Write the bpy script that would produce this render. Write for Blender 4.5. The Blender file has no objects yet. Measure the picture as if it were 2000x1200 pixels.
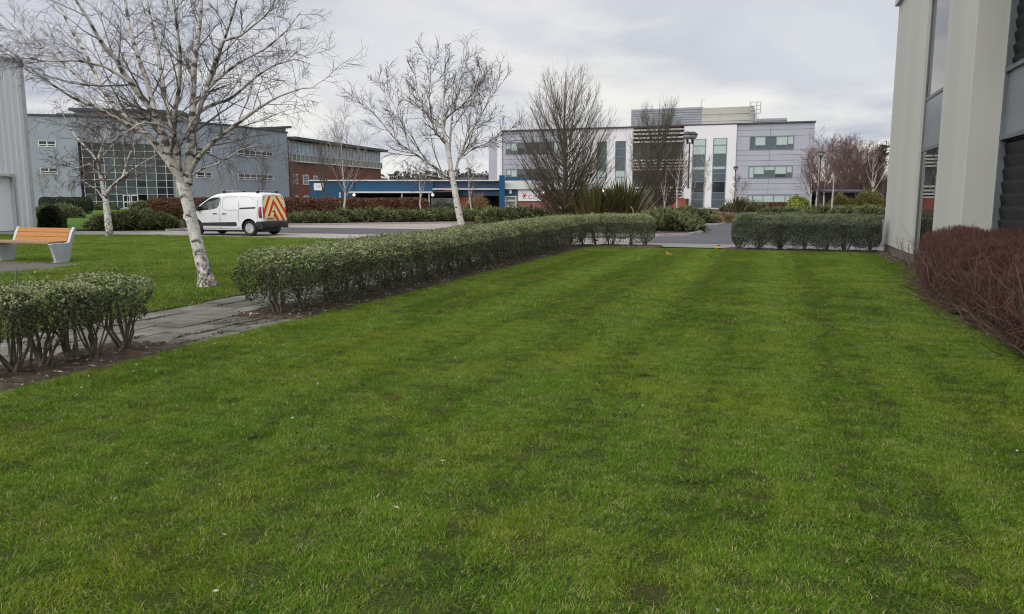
import bpy, bmesh, math, random
import numpy as np
from mathutils import Vector, Matrix
from mathutils.bvhtree import BVHTree

SC = bpy.context.scene
COL = SC.collection
rad = math.radians

# ------------------------------------------------------------------ camera
CH, PITCH, FPX = 1.5, rad(8.08), 1480.0        # eye height, tilt, focal length in pixels of a 2000 px wide frame
cam = bpy.data.cameras.new('camera'); cam.sensor_width = 36.0; cam.lens = 36.0 * FPX / 2000.0
cam.clip_start = 0.05; cam.clip_end = 3000.0
camo = bpy.data.objects.new('camera', cam); COL.objects.link(camo)
camo.location = (0, 0, CH); camo.rotation_euler = (rad(90) - PITCH, 0, 0)
SC.camera = camo

# ------------------------------------------------------------------ sky, sun, exposure
W = bpy.data.worlds.new('World'); SC.world = W; W.use_nodes = True
SUN_EL, SUN_AZ = 52.0, 222.0      # azimuth clockwise from +Y (view direction)
def build_world():
    nt = W.node_tree; N = nt.nodes; L = nt.links; N.clear()
    out = N.new('ShaderNodeOutputWorld'); bg = N.new('ShaderNodeBackground'); L.new(bg.outputs[0], out.inputs[0])
    sky = N.new('ShaderNodeTexSky'); sky.sky_type = 'NISHITA'; sky.sun_disc = False
    sky.sun_elevation = rad(SUN_EL); sky.sun_rotation = rad(SUN_AZ)
    sk = N.new('ShaderNodeVectorMath'); sk.operation = 'SCALE'; sk.inputs[3].default_value = 0.09
    L.new(sky.outputs[0], sk.inputs[0])
    tc = N.new('ShaderNodeTexCoord'); sep = N.new('ShaderNodeSeparateXYZ'); L.new(tc.outputs['Generated'], sep.inputs[0])
    def math_(op, a, b=None):
        m = N.new('ShaderNodeMath'); m.operation = op
        for i, v in enumerate((a, b)):
            if v is None: continue
            if isinstance(v, (int, float)): m.inputs[i].default_value = v
            else: L.new(v, m.inputs[i])
        return m.outputs[0]
    zc = math_('MAXIMUM', sep.outputs[2], 0.0)
    den = math_('ADD', zc, 0.10)
    px = math_('DIVIDE', sep.outputs[0], den); py = math_('DIVIDE', sep.outputs[1], den)
    cmb = N.new('ShaderNodeCombineXYZ'); L.new(px, cmb.inputs[0]); L.new(py, cmb.inputs[1]); cmb.inputs[2].default_value = 3.1
    n1 = N.new('ShaderNodeTexNoise'); n1.inputs['Scale'].default_value = 0.42; n1.inputs['Detail'].default_value = 5.0
    n1.inputs['Roughness'].default_value = 0.52; n1.inputs['Distortion'].default_value = 0.6
    L.new(cmb.outputs[0], n1.inputs['Vector'])
    r1 = N.new('ShaderNodeValToRGB'); e = r1.color_ramp.elements
    e[0].position = 0.36; e[0].color = (0.51, 0.55, 0.645, 1); e[1].position = 0.64; e[1].color = (0.77, 0.79, 0.845, 1)
    L.new(n1.outputs['Fac'], r1.inputs[0])
    # pale breaks in the cloud sheet, commoner low down where the sheet is seen edge on
    n2 = N.new('ShaderNodeTexNoise'); n2.inputs['Scale'].default_value = 0.85; n2.inputs['Detail'].default_value = 4.0
    n2.inputs['Roughness'].default_value = 0.5; n2.inputs['Distortion'].default_value = 0.4
    mp = N.new('ShaderNodeMapping'); mp.inputs['Location'].default_value = (7.3, 2.2, 0); L.new(cmb.outputs[0], mp.inputs[0]); L.new(mp.outputs[0], n2.inputs['Vector'])
    low = N.new('ShaderNodeMapRange'); low.inputs[1].default_value = 0.02; low.inputs[2].default_value = 0.20
    low.inputs[3].default_value = 0.22; low.inputs[4].default_value = 0.0; low.clamp = True
    L.new(zc, low.inputs[0])
    brk = math_('ADD', n2.outputs['Fac'], low.outputs[0])
    r2 = N.new('ShaderNodeMapRange'); r2.inputs[1].default_value = 0.53; r2.inputs[2].default_value = 0.76; r2.clamp = True
    L.new(brk, r2.inputs[0])
    mx = N.new('ShaderNodeMix'); mx.data_type = 'RGBA'; L.new(r2.outputs[0], mx.inputs[0])
    L.new(r1.outputs[0], mx.inputs[6]); mx.inputs[7].default_value = (1.0, 0.98, 0.93, 1)
    mx2 = N.new('ShaderNodeMix'); mx2.data_type = 'RGBA'; mx2.inputs[0].default_value = 0.92
    L.new(sk.outputs[0], mx2.inputs[6]); L.new(mx.outputs[2], mx2.inputs[7])
    L.new(mx2.outputs[2], bg.inputs[0]); bg.inputs[1].default_value = 0.43
build_world()
sun = bpy.data.lights.new('sun', 'SUN'); sun.energy = 1.5; sun.angle = rad(90); sun.color = (1.0, 0.965, 0.91)
suno = bpy.data.objects.new('sun', sun); COL.objects.link(suno)
_a = rad(SUN_AZ); _e = rad(SUN_EL)
suno.rotation_euler = Vector((math.sin(_a) * math.cos(_e), math.cos(_a) * math.cos(_e), math.sin(_e))).to_track_quat('Z', 'Y').to_euler()
suno.location = (0, -20, 40)
SC.view_settings.view_transform = 'Standard'; SC.view_settings.look = 'None'
SC.view_settings.exposure = 1.14; SC.view_settings.gamma = 1.0; SC.view_settings.use_curve_mapping = False
SC.cycles.max_bounces = 6; SC.cycles.diffuse_bounces = 3; SC.cycles.glossy_bounces = 3; SC.cycles.transparent_max_bounces = 8
SC.cycles.use_denoising = True; SC.cycles.filter_width = 1.15; SC.cycles.use_adaptive_sampling = False; SC.cycles.sample_clamp_indirect = 4.0

# ------------------------------------------------------------------ geometry of the place
TH = math.atan(0.341)                                    # the whole site is laid out on a grid turned by this angle
ER = np.array((math.cos(TH), -math.sin(TH)))             # to the right (a)
ED = np.array((math.sin(TH), math.cos(TH)))              # away (b)
cp, sp = math.cos(PITCH), math.sin(PITCH)
def ray(px, py):
    u = (px - 1000) / FPX; v = (600 - py) / FPX
    return np.array((u, cp + v * sp, -sp + v * cp))
def gnd(px, py, z=0.0):
    d = ray(px, py); t = (z - CH) / d[2]; return np.array((d[0] * t, d[1] * t, z))
def atY(px, py, Y):
    d = ray(px, py); t = Y / d[1]; return np.array((d[0] * t, Y, CH + d[2] * t))
def G(a, b, z=0.0):
    p = ER * a + ED * b; return np.array((p[0], p[1], z))
def ab(p): return float(np.dot(ER, p[:2])), float(np.dot(ED, p[:2]))
class Plane:
    """vertical plane through o along u (unit); y runs into the building"""
    def __init__(s, o, u):
        s.o = np.array(o[:2], float); s.u = np.array(u[:2], float); s.u /= np.linalg.norm(s.u)
        s.n = np.array((-s.u[1], s.u[0]))
    def uv(s, px, py, y=0.0):
        d = ray(px, py); o = s.o + s.n * y
        t = np.dot(s.n, o) / np.dot(s.n, d[:2]); p = d * t
        return float(np.dot(s.u, p[:2] - s.o)), float(CH + p[2])
    def w(s, u, y, z):
        p = s.o + s.u * u + s.n * y; return (p[0], p[1], z)
    @property
    def ang(s): return math.atan2(s.u[1], s.u[0])

class MB:
    def __init__(s): s.v = []; s.f = []; s.m = []
    def quadbox(s, P, m=0):
        b = len(s.v); s.v += [tuple(map(float, p)) for p in P]
        for f in ((0, 3, 2, 1), (4, 5, 6, 7), (0, 1, 5, 4), (1, 2, 6, 5), (2, 3, 7, 6), (3, 0, 4, 7)):
            s.f.append([b + i for i in f]); s.m.append(m)
        return s
    def box(s, x0, x1, y0, y1, z0, z1, m=0):
        return s.quadbox(((x0, y0, z0), (x1, y0, z0), (x1, y1, z0), (x0, y1, z0), (x0, y0, z1), (x1, y0, z1), (x1, y1, z1), (x0, y1, z1)), m)
    def pbox(s, pl, u0, u1, y0, y1, z0, z1, m=0):
        w = pl.w
        return s.quadbox((w(u0, y0, z0), w(u1, y0, z0), w(u1, y1, z0), w(u0, y1, z0), w(u0, y0, z1), w(u1, y0, z1), w(u1, y1, z1), w(u0, y1, z1)), m)
    def gbox(s, a0, a1, b0, b1, z0, z1, m=0):
        return s.quadbox((G(a0, b0, z0), G(a1, b0, z0), G(a1, b1, z0), G(a0, b1, z0), G(a0, b0, z1), G(a1, b0, z1), G(a1, b1, z1), G(a0, b1, z1)), m)
    def prism(s, pts, z0, z1, m=0):
        n = len(pts); b = len(s.v)
        s.v += [(float(p[0]), float(p[1]), z0) for p in pts] + [(float(p[0]), float(p[1]), z1) for p in pts]
        s.f.append([b + i for i in range(n)][::-1]); s.m.append(m)
        s.f.append([b + n + i for i in range(n)]); s.m.append(m)
        for i in range(n):
            j = (i + 1) % n; s.f.append([b + i, b + j, b + n + j, b + n + i]); s.m.append(m)
        return s
    def extr(s, A, B, m=0):
        """loft between two equal closed loops, capped"""
        n = len(A); b = len(s.v)
        s.v += [tuple(map(float, p)) for p in A] + [tuple(map(float, p)) for p in B]
        s.f.append([b + i for i in range(n)][::-1]); s.m.append(m)
        s.f.append([b + n + i for i in range(n)]); s.m.append(m)
        for i in range(n):
            j = (i + 1) % n; s.f.append([b + i, b + j, b + n + j, b + n + i]); s.m.append(m)
        return s
    def sheet(s, pts, z, m=0):
        b = len(s.v); s.v += [(float(p[0]), float(p[1]), z) for p in pts]; s.f.append([b + i for i in range(len(pts))]); s.m.append(m); return s
    def bar(s, p, q, r, m=0, sides=6, r2=None):
        p = np.array(p, float); q = np.array(q, float); V, F = tubes(np.array([[p, q]]), np.array([[r, r if r2 is None else r2]]), sides, caps=True)
        b = len(s.v); s.v += [tuple(x) for x in V]
        for f in F: s.f.append([b + int(i) for i in f]); s.m.append(m)
        return s
    def lathe(s, o, prof, axis=(0, 0, 1), sides=16, m=0):
        """prof: list of (r, h) along the axis from o"""
        ax = Vector(axis).normalized(); q = ax.to_track_quat('Z', 'Y').to_matrix(); b = len(s.v); o = Vector(o); n = len(prof)
        for r, h in prof:
            for k in range(sides):
                a = 2 * math.pi * k / sides; s.v.append(tuple(o + q @ Vector((r * math.cos(a), r * math.sin(a), h))))
        for i in range(n - 1):
            for k in range(sides):
                j = (k + 1) % sides; s.f.append([b + i * sides + k, b + i * sides + j, b + (i + 1) * sides + j, b + (i + 1) * sides + k]); s.m.append(m)
        s.f.append([b + k for k in range(sides)][::-1]); s.m.append(m)
        s.f.append([b + (n - 1) * sides + k for k in range(sides)]); s.m.append(m)
        return s
    def build(s, name, mats, parent=None, smooth=False, origin=None):
        me = bpy.data.meshes.new(name)
        o0 = np.array(parent['_o'] if parent is not None and '_o' in parent else (origin if origin is not None else (0, 0, 0)), float)
        me.from_pydata([tuple(np.array(v) - o0) for v in s.v], [], s.f)
        mats = mats if isinstance(mats, (list, tuple)) else [mats]
        for m in mats: me.materials.append(m)
        if len(mats) > 1: me.polygons.foreach_set('material_index', s.m)
        if smooth: me.polygons.foreach_set('use_smooth', [True] * len(me.polygons))
        me.update()
        o = bpy.data.objects.new(name, me); COL.objects.link(o)
        if parent is not None:
            o.parent = parent; o['_o'] = tuple(o0)
        elif origin is not None: o.location = origin; o['_o'] = tuple(o0)
        return o

def tubes(P, R, sides=4, caps=False):
    """P (N,n,3), R (N,n) -> verts, quad faces"""
    N, n, _ = P.shape
    T = np.gradient(P, axis=1); T /= np.linalg.norm(T, axis=2, keepdims=True) + 1e-9
    ref = np.where(np.abs(T[..., 2:3]) > 0.9, np.array((1.0, 0, 0)), np.array((0, 0, 1.0)))
    ref = np.repeat(ref[:, :1], n, axis=1)
    A = np.cross(T, ref); A /= np.linalg.norm(A, axis=2, keepdims=True) + 1e-9
    B = np.cross(T, A)
    ang = np.arange(sides) * 2 * np.pi / sides
    V = P[:, :, None] + R[:, :, None, None] * (np.cos(ang)[None, None, :, None] * A[:, :, None] + np.sin(ang)[None, None, :, None] * B[:, :, None])
    idx = np.arange(N * n * sides).reshape(N, n, sides); nx = np.roll(idx, -1, axis=2)
    F = np.stack([idx[:, :-1], nx[:, :-1], nx[:, 1:], idx[:, 1:]], axis=-1).reshape(-1, 4)
    F = F.tolist() if caps else F
    if caps:
        for k in range(N): F.append(idx[k, 0].tolist()[::-1]); F.append(idx[k, -1].tolist())
    return V.reshape(-1, 3), F

def np_obj(name, chunks, mats, parent=None, smooth=True, origin=None):
    """chunks: list of (V, F[N,k], material index) -> one mesh object, fast"""
    o0 = np.array(parent['_o'] if parent is not None else (origin if origin is not None else (0, 0, 0)), float)
    Vs, loops, starts, totals, mi = [], [], [], [], []; vo = 0; lo = 0
    for V, F, m in chunks:
        V = np.asarray(V, float) - o0; F = np.asarray(F)
        Vs.append(V); loops.append((F + vo).ravel()); k = F.shape[1]
        starts.append(lo + np.arange(len(F)) * k); totals.append(np.full(len(F), k)); mi.append(np.full(len(F), m))
        vo += len(V); lo += F.size
    Vs = np.concatenate(Vs); loops = np.concatenate(loops); starts = np.concatenate(starts); totals = np.concatenate(totals); mi = np.concatenate(mi)
    me = bpy.data.meshes.new(name)
    me.vertices.add(len(Vs)); me.vertices.foreach_set('co', Vs.astype(np.float32).ravel())
    me.loops.add(len(loops)); me.loops.foreach_set('vertex_index', loops.astype(np.int32))
    me.polygons.add(len(starts)); me.polygons.foreach_set('loop_start', starts.astype(np.int32)); me.polygons.foreach_set('loop_total', totals.astype(np.int32))
    mats = mats if isinstance(mats, (list, tuple)) else [mats]
    for m in mats: me.materials.append(m)
    me.polygons.foreach_set('material_index', mi.astype(np.int32))
    if smooth: me.polygons.foreach_set('use_smooth', np.ones(len(starts), bool))
    me.update(calc_edges=True)
    o = bpy.data.objects.new(name, me); COL.objects.link(o)
    if parent is not None: o.parent = parent; o['_o'] = tuple(o0)
    elif origin is not None: o.location = origin; o['_o'] = tuple(o0)
    return o

def tag(o, label=None, cat=None, group=None, kind=None):
    for k, v in (('label', label), ('category', cat), ('group', group), ('kind', kind)):
        if v: o[k] = v
    return o
def thing(name, loc, label, cat, group=None):
    o = bpy.data.objects.new(name, None); COL.objects.link(o); o.location = tuple(map(float, loc)); o['_o'] = tuple(map(float, loc)); o.empty_display_size = 0.2
    return tag(o, label, cat, group)
UNIT = None
def unit_mesh(m):
    key = 'unit_' + m.name
    if key in bpy.data.meshes: return bpy.data.meshes[key]
    me = bpy.data.meshes.new(key); b = MB().box(-.5, .5, -.5, .5, -.5, .5); me.from_pydata(b.v, [], b.f); me.materials.append(m); me.update(); return me
def piece(name, m, pl, u0, u1, y0, y1, z0, z1, parent, tilt=0.0):
    """one box-shaped piece on a plane, sharing a unit mesh"""
    o = bpy.data.objects.new(name, unit_mesh(m)); COL.objects.link(o); o.parent = parent
    c = np.array(pl.w((u0 + u1) / 2, (y0 + y1) / 2, (z0 + z1) / 2)) - np.array(parent['_o'])
    o.location = tuple(c); o.rotation_euler = (tilt, 0, pl.ang); o.scale = (abs(u1 - u0), abs(y1 - y0), abs(z1 - z0)); return o

# ------------------------------------------------------------------ materials
def mat(name, c1, c2=None, scale=8.0, rough=0.7, bump=0.0, bscale=None, metal=0.0, spec=0.4, island=0.0, bias=1.0, stretch=None, detail=4.0, coords='Object', ramp=(0.35, 0.65), big=None, trans=0.0):
    m = bpy.data.materials.new(name); m.use_nodes = True; nt = m.node_tree; N = nt.nodes; L = nt.links
    p = N['Principled BSDF']; p.inputs['Roughness'].default_value = rough; p.inputs['Metallic'].default_value = metal
    p.inputs['Specular IOR Level'].default_value = spec
    c1 = (*c1, 1); p.inputs['Base Color'].default_value = c1
    tc = N.new('ShaderNodeTexCoord'); vec = tc.outputs[coords] if coords != 'Position' else N.new('ShaderNodeNewGeometry').outputs['Position']
    if stretch:
        mp = N.new('ShaderNodeMapping'); mp.inputs['Scale'].default_value = stretch; L.new(vec, mp.inputs[0]); vec = mp.outputs[0]
    col = None
    if c2 is not None:
        n = N.new('ShaderNodeTexNoise'); n.inputs['Scale'].default_value = scale; n.inputs['Detail'].default_value = detail; L.new(vec, n.inputs['Vector'])
        r = N.new('ShaderNodeMapRange'); r.inputs[1].default_value = ramp[0]; r.inputs[2].default_value = ramp[1]; L.new(n.outputs['Fac'], r.inputs[0])
        fac = r.outputs[0]
        if island:
            g = N.new('ShaderNodeNewGeometry'); mi = N.new('ShaderNodeMix'); mi.data_type = 'FLOAT'; mi.inputs[0].default_value = island
            L.new(fac, mi.inputs[2]); L.new(g.outputs['Random Per Island'], mi.inputs[3]); fac = mi.outputs[0]
        if bias != 1.0:
            pw = N.new('ShaderNodeMath'); pw.operation = 'POWER'; pw.inputs[1].default_value = bias; L.new(fac, pw.inputs[0]); fac = pw.outputs[0]
        mx = N.new('ShaderNodeMix'); mx.data_type = 'RGBA'; L.new(fac, mx.inputs[0]); mx.inputs[6].default_value = c1; mx.inputs[7].default_value = (*c2, 1)
        col = mx.outputs[2]
        if big:
            n3 = N.new('ShaderNodeTexNoise'); n3.inputs['Scale'].default_value = big[1]; n3.inputs['Detail'].default_value = 3; L.new(vec, n3.inputs['Vector'])
            r3 = N.new('ShaderNodeMapRange'); r3.inputs[1].default_value = 0.4; r3.inputs[2].default_value = 0.7; L.new(n3.outputs['Fac'], r3.inputs[0])
            m3 = N.new('ShaderNodeMix'); m3.data_type = 'RGBA'; L.new(r3.outputs[0], m3.inputs[0]); L.new(col, m3.inputs[6]); m3.inputs[7].default_value = (*big[0], 1); col = m3.outputs[2]
        L.new(col, p.inputs['Base Color'])
    if bump:
        nb = N.new('ShaderNodeTexNoise'); nb.inputs['Scale'].default_value = bscale or scale * 3; nb.inputs['Detail'].default_value = 6; L.new(vec, nb.inputs['Vector'])
        b = N.new('ShaderNodeBump'); b.inputs['Strength'].default_value = bump; b.inputs['Distance'].default_value = 0.02; L.new(nb.outputs['Fac'], b.inputs['Height']); L.new(b.outputs[0], p.inputs['Normal'])
    if trans:
        # thin leaves let some light through
        out = [x for x in N if x.type == 'OUTPUT_MATERIAL'][0]; t = N.new('ShaderNodeBsdfTranslucent'); ms = N.new('ShaderNodeMixShader'); ms.inputs[0].default_value = trans
        if col is not None: L.new(col, t.inputs[0])
        else: t.inputs[0].default_value = c1
        L.new(p.outputs[0], ms.inputs[1]); L.new(t.outputs[0], ms.inputs[2]); L.new(ms.outputs[0], out.inputs[0])
    return m
M = {}
def brick_mat(name, c1, c2, mortar, bw, bh, plane_ang=0.0, rough=0.85):
    m = bpy.data.materials.new(name); m.use_nodes = True; nt = m.node_tree; N = nt.nodes; L = nt.links; p = N['Principled BSDF']
    tc = N.new('ShaderNodeNewGeometry'); mp = N.new('ShaderNodeMapping'); mp.inputs['Rotation'].default_value = (0, 0, -plane_ang); L.new(tc.outputs['Position'], mp.inputs[0])
    b = N.new('ShaderNodeTexBrick'); b.inputs['Color1'].default_value = (*c1, 1); b.inputs['Color2'].default_value = (*c2, 1); b.inputs['Mortar'].default_value = (*mortar, 1)
    b.inputs['Scale'].default_value = 1.0; b.inputs['Brick Width'].default_value = bw; b.inputs['Row Height'].default_value = bh; b.inputs['Mortar Size'].default_value = 0.01
    L.new(mp.outputs[0], b.inputs['Vector'])
    n = N.new('ShaderNodeTexNoise'); n.inputs['Scale'].default_value = 0.7; n.inputs['Detail'].default_value = 5; L.new(tc.outputs['Position'], n.inputs['Vector'])
    mx = N.new('ShaderNodeMix'); mx.data_type = 'RGBA'; mx.blend_type = 'MULTIPLY'; mx.inputs[0].default_value = 0.5; L.new(b.outputs[0], mx.inputs[6])
    cr = N.new('ShaderNodeValToRGB'); cr.color_ramp.elements[0].color = (.5, .5, .5, 1); cr.color_ramp.elements[0].position = .3; cr.color_ramp.elements[1].position = .7; L.new(n.outputs['Fac'], cr.inputs[0]); L.new(cr.outputs[0], mx.inputs[7])
    L.new(mx.outputs[2], p.inputs['Base Color']); p.inputs['Roughness'].default_value = rough
    return m
def glass(name, c, rough=0.05, spec=0.5):
    m = bpy.data.materials.new(name); m.use_nodes = True; p = m.node_tree.nodes['Principled BSDF']
    p.inputs['Base Color'].default_value = (*c, 1); p.inputs['Roughness'].default_value = rough; p.inputs['Specular IOR Level'].default_value = spec; p.inputs['IOR'].default_value = 1.5
    return m
def emis(name, c, s):
    m = bpy.data.materials.new(name); m.use_nodes = True; p = m.node_tree.nodes['Principled BSDF']
    p.inputs['Base Color'].default_value = (*c, 1); p.inputs['Emission Color'].default_value = (*c, 1); p.inputs['Emission Strength'].default_value = s; return m

def lawn_soil_mat():
    m = mat('lawn_ground', (0.026, 0.040, 0.009), (0.045, 0.062, 0.015), scale=3.0, rough=0.95, bump=0.5, bscale=60, spec=0.1, coords='Position', big=((0.05, 0.045, 0.02), 2.0))
    return m
def grass_mat():
    """blade colour: patchy moss, lush green and straw, plus the mower's stripes (bent turf of two ages)"""
    m = bpy.data.materials.new('grass_blade'); m.use_nodes = True; nt = m.node_tree; N = nt.nodes; L = nt.links; p = N['Principled BSDF']
    g = N.new('ShaderNodeNewGeometry')
    def noise(s, d=3.0, off=0.0):
        mp = N.new('ShaderNodeMapping'); mp.inputs['Location'].default_value = (off, off * 1.7, 0); L.new(g.outputs['Position'], mp.inputs[0])
        n = N.new('ShaderNodeTexNoise'); n.inputs['Scale'].default_value = s; n.inputs['Detail'].default_value = d; L.new(mp.outputs[0], n.inputs['Vector']); return n.outputs['Fac']
    def rng(x, a, b, lo=0.0, hi=1.0):
        r = N.new('ShaderNodeMapRange'); r.inputs[1].default_value = a; r.inputs[2].default_value = b; r.inputs[3].default_value = lo; r.inputs[4].default_value = hi; L.new(x, r.inputs[0]); return r.outputs[0]
    def mix(f, a, b):
        x = N.new('ShaderNodeMix'); x.data_type = 'RGBA'
        if isinstance(f, float): x.inputs[0].default_value = f
        else: L.new(f, x.inputs[0])
        for i, v in ((6, a), (7, b)):
            if isinstance(v, tuple): x.inputs[i].default_value = (*v, 1)
            else: L.new(v, x.inputs[i])
        return x.outputs[2]
    base = mix(g.outputs['Random Per Island'], (0.058, 0.142, 0.010), (0.238, 0.350, 0.034))
    lush = mix(rng(noise(1.3, 5), 0.42, 0.62, 0, .75), base, (0.085, 0.198, 0.011))
    moss = mix(rng(noise(0.8, 5, 11), 0.48, 0.66, 0, 0.40), lush, (0.235, 0.275, 0.014))
    fine = mix(rng(noise(7.0, 4, 31), 0.50, 0.68, 0, 0.36), moss, (0.048, 0.108, 0.010))
    dull = mix(rng(noise(2.6, 5, 5), 0.56, 0.70, 0, 0.45), fine, (0.105, 0.155, 0.036))
    straw = mix(rng(g.outputs['Random Per Island'], 0.87, 0.88), dull, (0.38, 0.34, 0.15))
    pale = mix(rng(noise(4.5, 4, 41), 0.60, 0.72, 0, 0.45), straw, (0.22, 0.26, 0.06))
    brown = mix(rng(noise(2.2, 6, 23), 0.66, 0.73, 0, 0.7), pale, (0.15, 0.11, 0.05))
    L.new(brown, p.inputs['Base Color']); p.inputs['Roughness'].default_value = 0.6; p.inputs['Specular IOR Level'].default_value = 0.06
    out = [x for x in N if x.type == 'OUTPUT_MATERIAL'][0]; t = N.new('ShaderNodeBsdfTranslucent'); ms = N.new('ShaderNodeMixShader'); ms.inputs[0].default_value = 0.25
    L.new(brown, t.inputs[0]); L.new(p.outputs[0], ms.inputs[1]); L.new(t.outputs[0], ms.inputs[2]); L.new(ms.outputs[0], out.inputs[0])
    return m
def birch_mat(name, base_dark=True,  white=(0.72, 0.70, 0.67), dark=(0.10, 0.085, 0.075), mottle=.60):
    m = bpy.data.materials.new(name); m.use_nodes = True; nt = m.node_tree; N = nt.nodes; L = nt.links; p = N['Principled BSDF']; p.inputs['Roughness'].default_value = 0.75
    tc = N.new('ShaderNodeTexCoord')
    def noise(stretch, s, d=4.0):
        mp = N.new('ShaderNodeMapping'); mp.inputs['Scale'].default_value = stretch; L.new(tc.outputs['Object'], mp.inputs[0])
        n = N.new('ShaderNodeTexNoise'); n.inputs['Scale'].default_value = s; n.inputs['Detail'].default_value = d; L.new(mp.outputs[0], n.inputs['Vector']); return n.outputs['Fac']
    def rng(x, a, b, lo=0.0, hi=1.0):
        r = N.new('ShaderNodeMapRange'); r.inputs[1].default_value = a; r.inputs[2].default_value = b; r.inputs[3].default_value = lo; r.inputs[4].default_value = hi; L.new(x, r.inputs[0]); return r.outputs[0]
    def mix(f, a, b):
        x = N.new('ShaderNodeMix'); x.data_type = 'RGBA'; L.new(f, x.inputs[0])
        for i, v in ((6, a), (7, b)):
            if isinstance(v, tuple): x.inputs[i].default_value = (*v, 1)
            else: L.new(v, x.inputs[i])
        return x.outputs[2]
    c = mix(rng(noise((1, 1, .6), 9), 0.4, 0.65), white, (white[0] * .78, white[1] * .74, white[2] * .68))
    c = mix(rng(noise((5, 5, 28), 1.0, 3), 0.60, 0.68, 0, .75), c, (0.20, 0.175, 0.15))
    c = mix(rng(noise((1, 1, 1.6), 6.0, 5), mottle, mottle + .06), c, dark)
    if base_dark:   # old fissured bark at the foot
        sep = N.new('ShaderNodeSeparateXYZ'); L.new(tc.outputs['Object'], sep.inputs[0])
        ad = N.new('ShaderNodeMath'); ad.operation = 'ADD'; L.new(rng(sep.outputs[2], 0.05, 0.75, 0.26, 0.0), ad.inputs[0]); L.new(noise((1, 1, .7), 14, 5), ad.inputs[1])
        foot = mix(rng(noise((1, 1, .55), 30, 5), 0.44, 0.58), (0.055, 0.045, 0.038), (0.36, 0.32, 0.27)); c = mix(rng(ad.outputs[0], 0.56, 0.70), c, foot)
    L.new(c, p.inputs['Base Color'])
    b = N.new('ShaderNodeBump'); b.inputs['Strength'].default_value = 0.5; b.inputs['Distance'].default_value = 0.02; L.new(noise((1, 1, 1.5), 25, 6), b.inputs['Height']); L.new(b.outputs[0], p.inputs['Normal'])
    return m

M['asphalt'] = mat('asphalt', (0.075, 0.075, 0.086), (0.10, 0.10, 0.112), scale=1.5, rough=0.9, bump=0.3, bscale=80, coords='Position', big=((0.07, 0.07, 0.078), 0.25))
M['blockpave'] = brick_mat('block_paving', (0.42, 0.38, 0.35), (0.36, 0.325, 0.30), (0.24, 0.215, 0.20), 0.2, 0.1, -TH)
M['footway'] = brick_mat('footway_paving', (0.27, 0.25, 0.24), (0.23, 0.21, 0.20), (0.14, 0.13, 0.12), 0.4, 0.4, -TH)
M['benchpave'] = brick_mat('bench_paving', (0.135, 0.12, 0.11), (0.105, 0.095, 0.088), (0.06, 0.055, 0.05), 0.2, 0.1, -TH)
M['slab'] = mat('slab_concrete', (0.195, 0.185, 0.168), (0.135, 0.128, 0.112), scale=4.0, rough=0.9, bump=0.25, bscale=40, coords='Position', big=((0.085, 0.082, 0.060), 1.6))
def _slab_var(m):
    nt = m.node_tree; N, L = nt.nodes, nt.links; p = N['Principled BSDF']; src = p.inputs['Base Color'].links[0].from_socket
    oi = N.new('ShaderNodeObjectInfo'); mr = N.new('ShaderNodeMapRange'); mr.inputs[3].default_value = .68; mr.inputs[4].default_value = 1.18; L.new(oi.outputs['Random'], mr.inputs[0])
    vm = N.new('ShaderNodeVectorMath'); vm.operation = 'SCALE'; L.new(src, vm.inputs[0]); L.new(mr.outputs[0], vm.inputs[3]); L.new(vm.outputs[0], p.inputs['Base Color'])
_slab_var(M['slab'])
M['joint'] = mat('joint_moss', (0.05, 0.048, 0.04), (0.05, 0.07, 0.025), scale=3.0, rough=1.0, coords='Position')
M['kerb'] = mat('kerb_concrete', (0.36, 0.33, 0.30), (0.27, 0.25, 0.235), scale=3, rough=0.9, bump=0.2, coords='Position')
M['soil'] = mat('soil_mulch', (0.045, 0.034, 0.026), (0.10, 0.078, 0.06), scale=9.0, rough=1.0, bump=0.9, bscale=30, coords='Position', spec=0.1)
M['lawnsoil'] = lawn_soil_mat()
M['grass'] = grass_mat()
M['terrain'] = mat('terrain_grass', (0.05, 0.075, 0.02), (0.075, 0.09, 0.035), scale=0.5, rough=1.0, coords='Position', spec=0.1)
M['farlawn'] = mat('far_lawn', (0.055, 0.125, 0.014), (0.08, 0.15, 0.02), scale=0.8, rough=0.9, bump=0.5, bscale=20, coords='Position', spec=0.1)
M['birch'] = birch_mat('birch_bark')
M['birchlimb'] = birch_mat('birch_limb_bark', False, (0.54, 0.51, 0.47), (0.075, 0.065, 0.055), .53)
M['birch2'] = birch_mat('birch_bark_young', False, (0.55, 0.52, 0.47))
M['branch'] = mat('branch_bark', (0.11, 0.092, 0.08), (0.24, 0.21, 0.185), scale=6, rough=0.85, spec=0.2)
M['twig'] = mat('twig_bark', (0.065, 0.046, 0.040), (0.12, 0.092, 0.078), scale=4, rough=0.8, spec=0.2)
M['paletwig'] = mat('pale_twig_bark', (0.24, 0.20, 0.17), (0.36, 0.31, 0.27), scale=4, rough=0.8, spec=0.2)
M['hornbark'] = mat('hornbeam_bark', (0.075, 0.068, 0.045), (0.13, 0.115, 0.08), scale=5, rough=0.9, bump=.3)
M['horntwig'] = mat('hornbeam_twig', (0.10, 0.075, 0.06), (0.17, 0.13, 0.10), scale=4, rough=0.85, spec=0.2)
M['purpletwig'] = mat('purple_twig', (0.13, 0.075, 0.075), (0.19, 0.12, 0.11), scale=2, rough=0.85, spec=0.2)
M['hedgeleaf'] = mat('hedge_leaf', (0.016, 0.027, 0.008), (0.17, 0.20, 0.10), scale=2.0, rough=0.4, spec=0.45, island=0.85, bias=2.2, coords='Position', trans=0.15)
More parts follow.
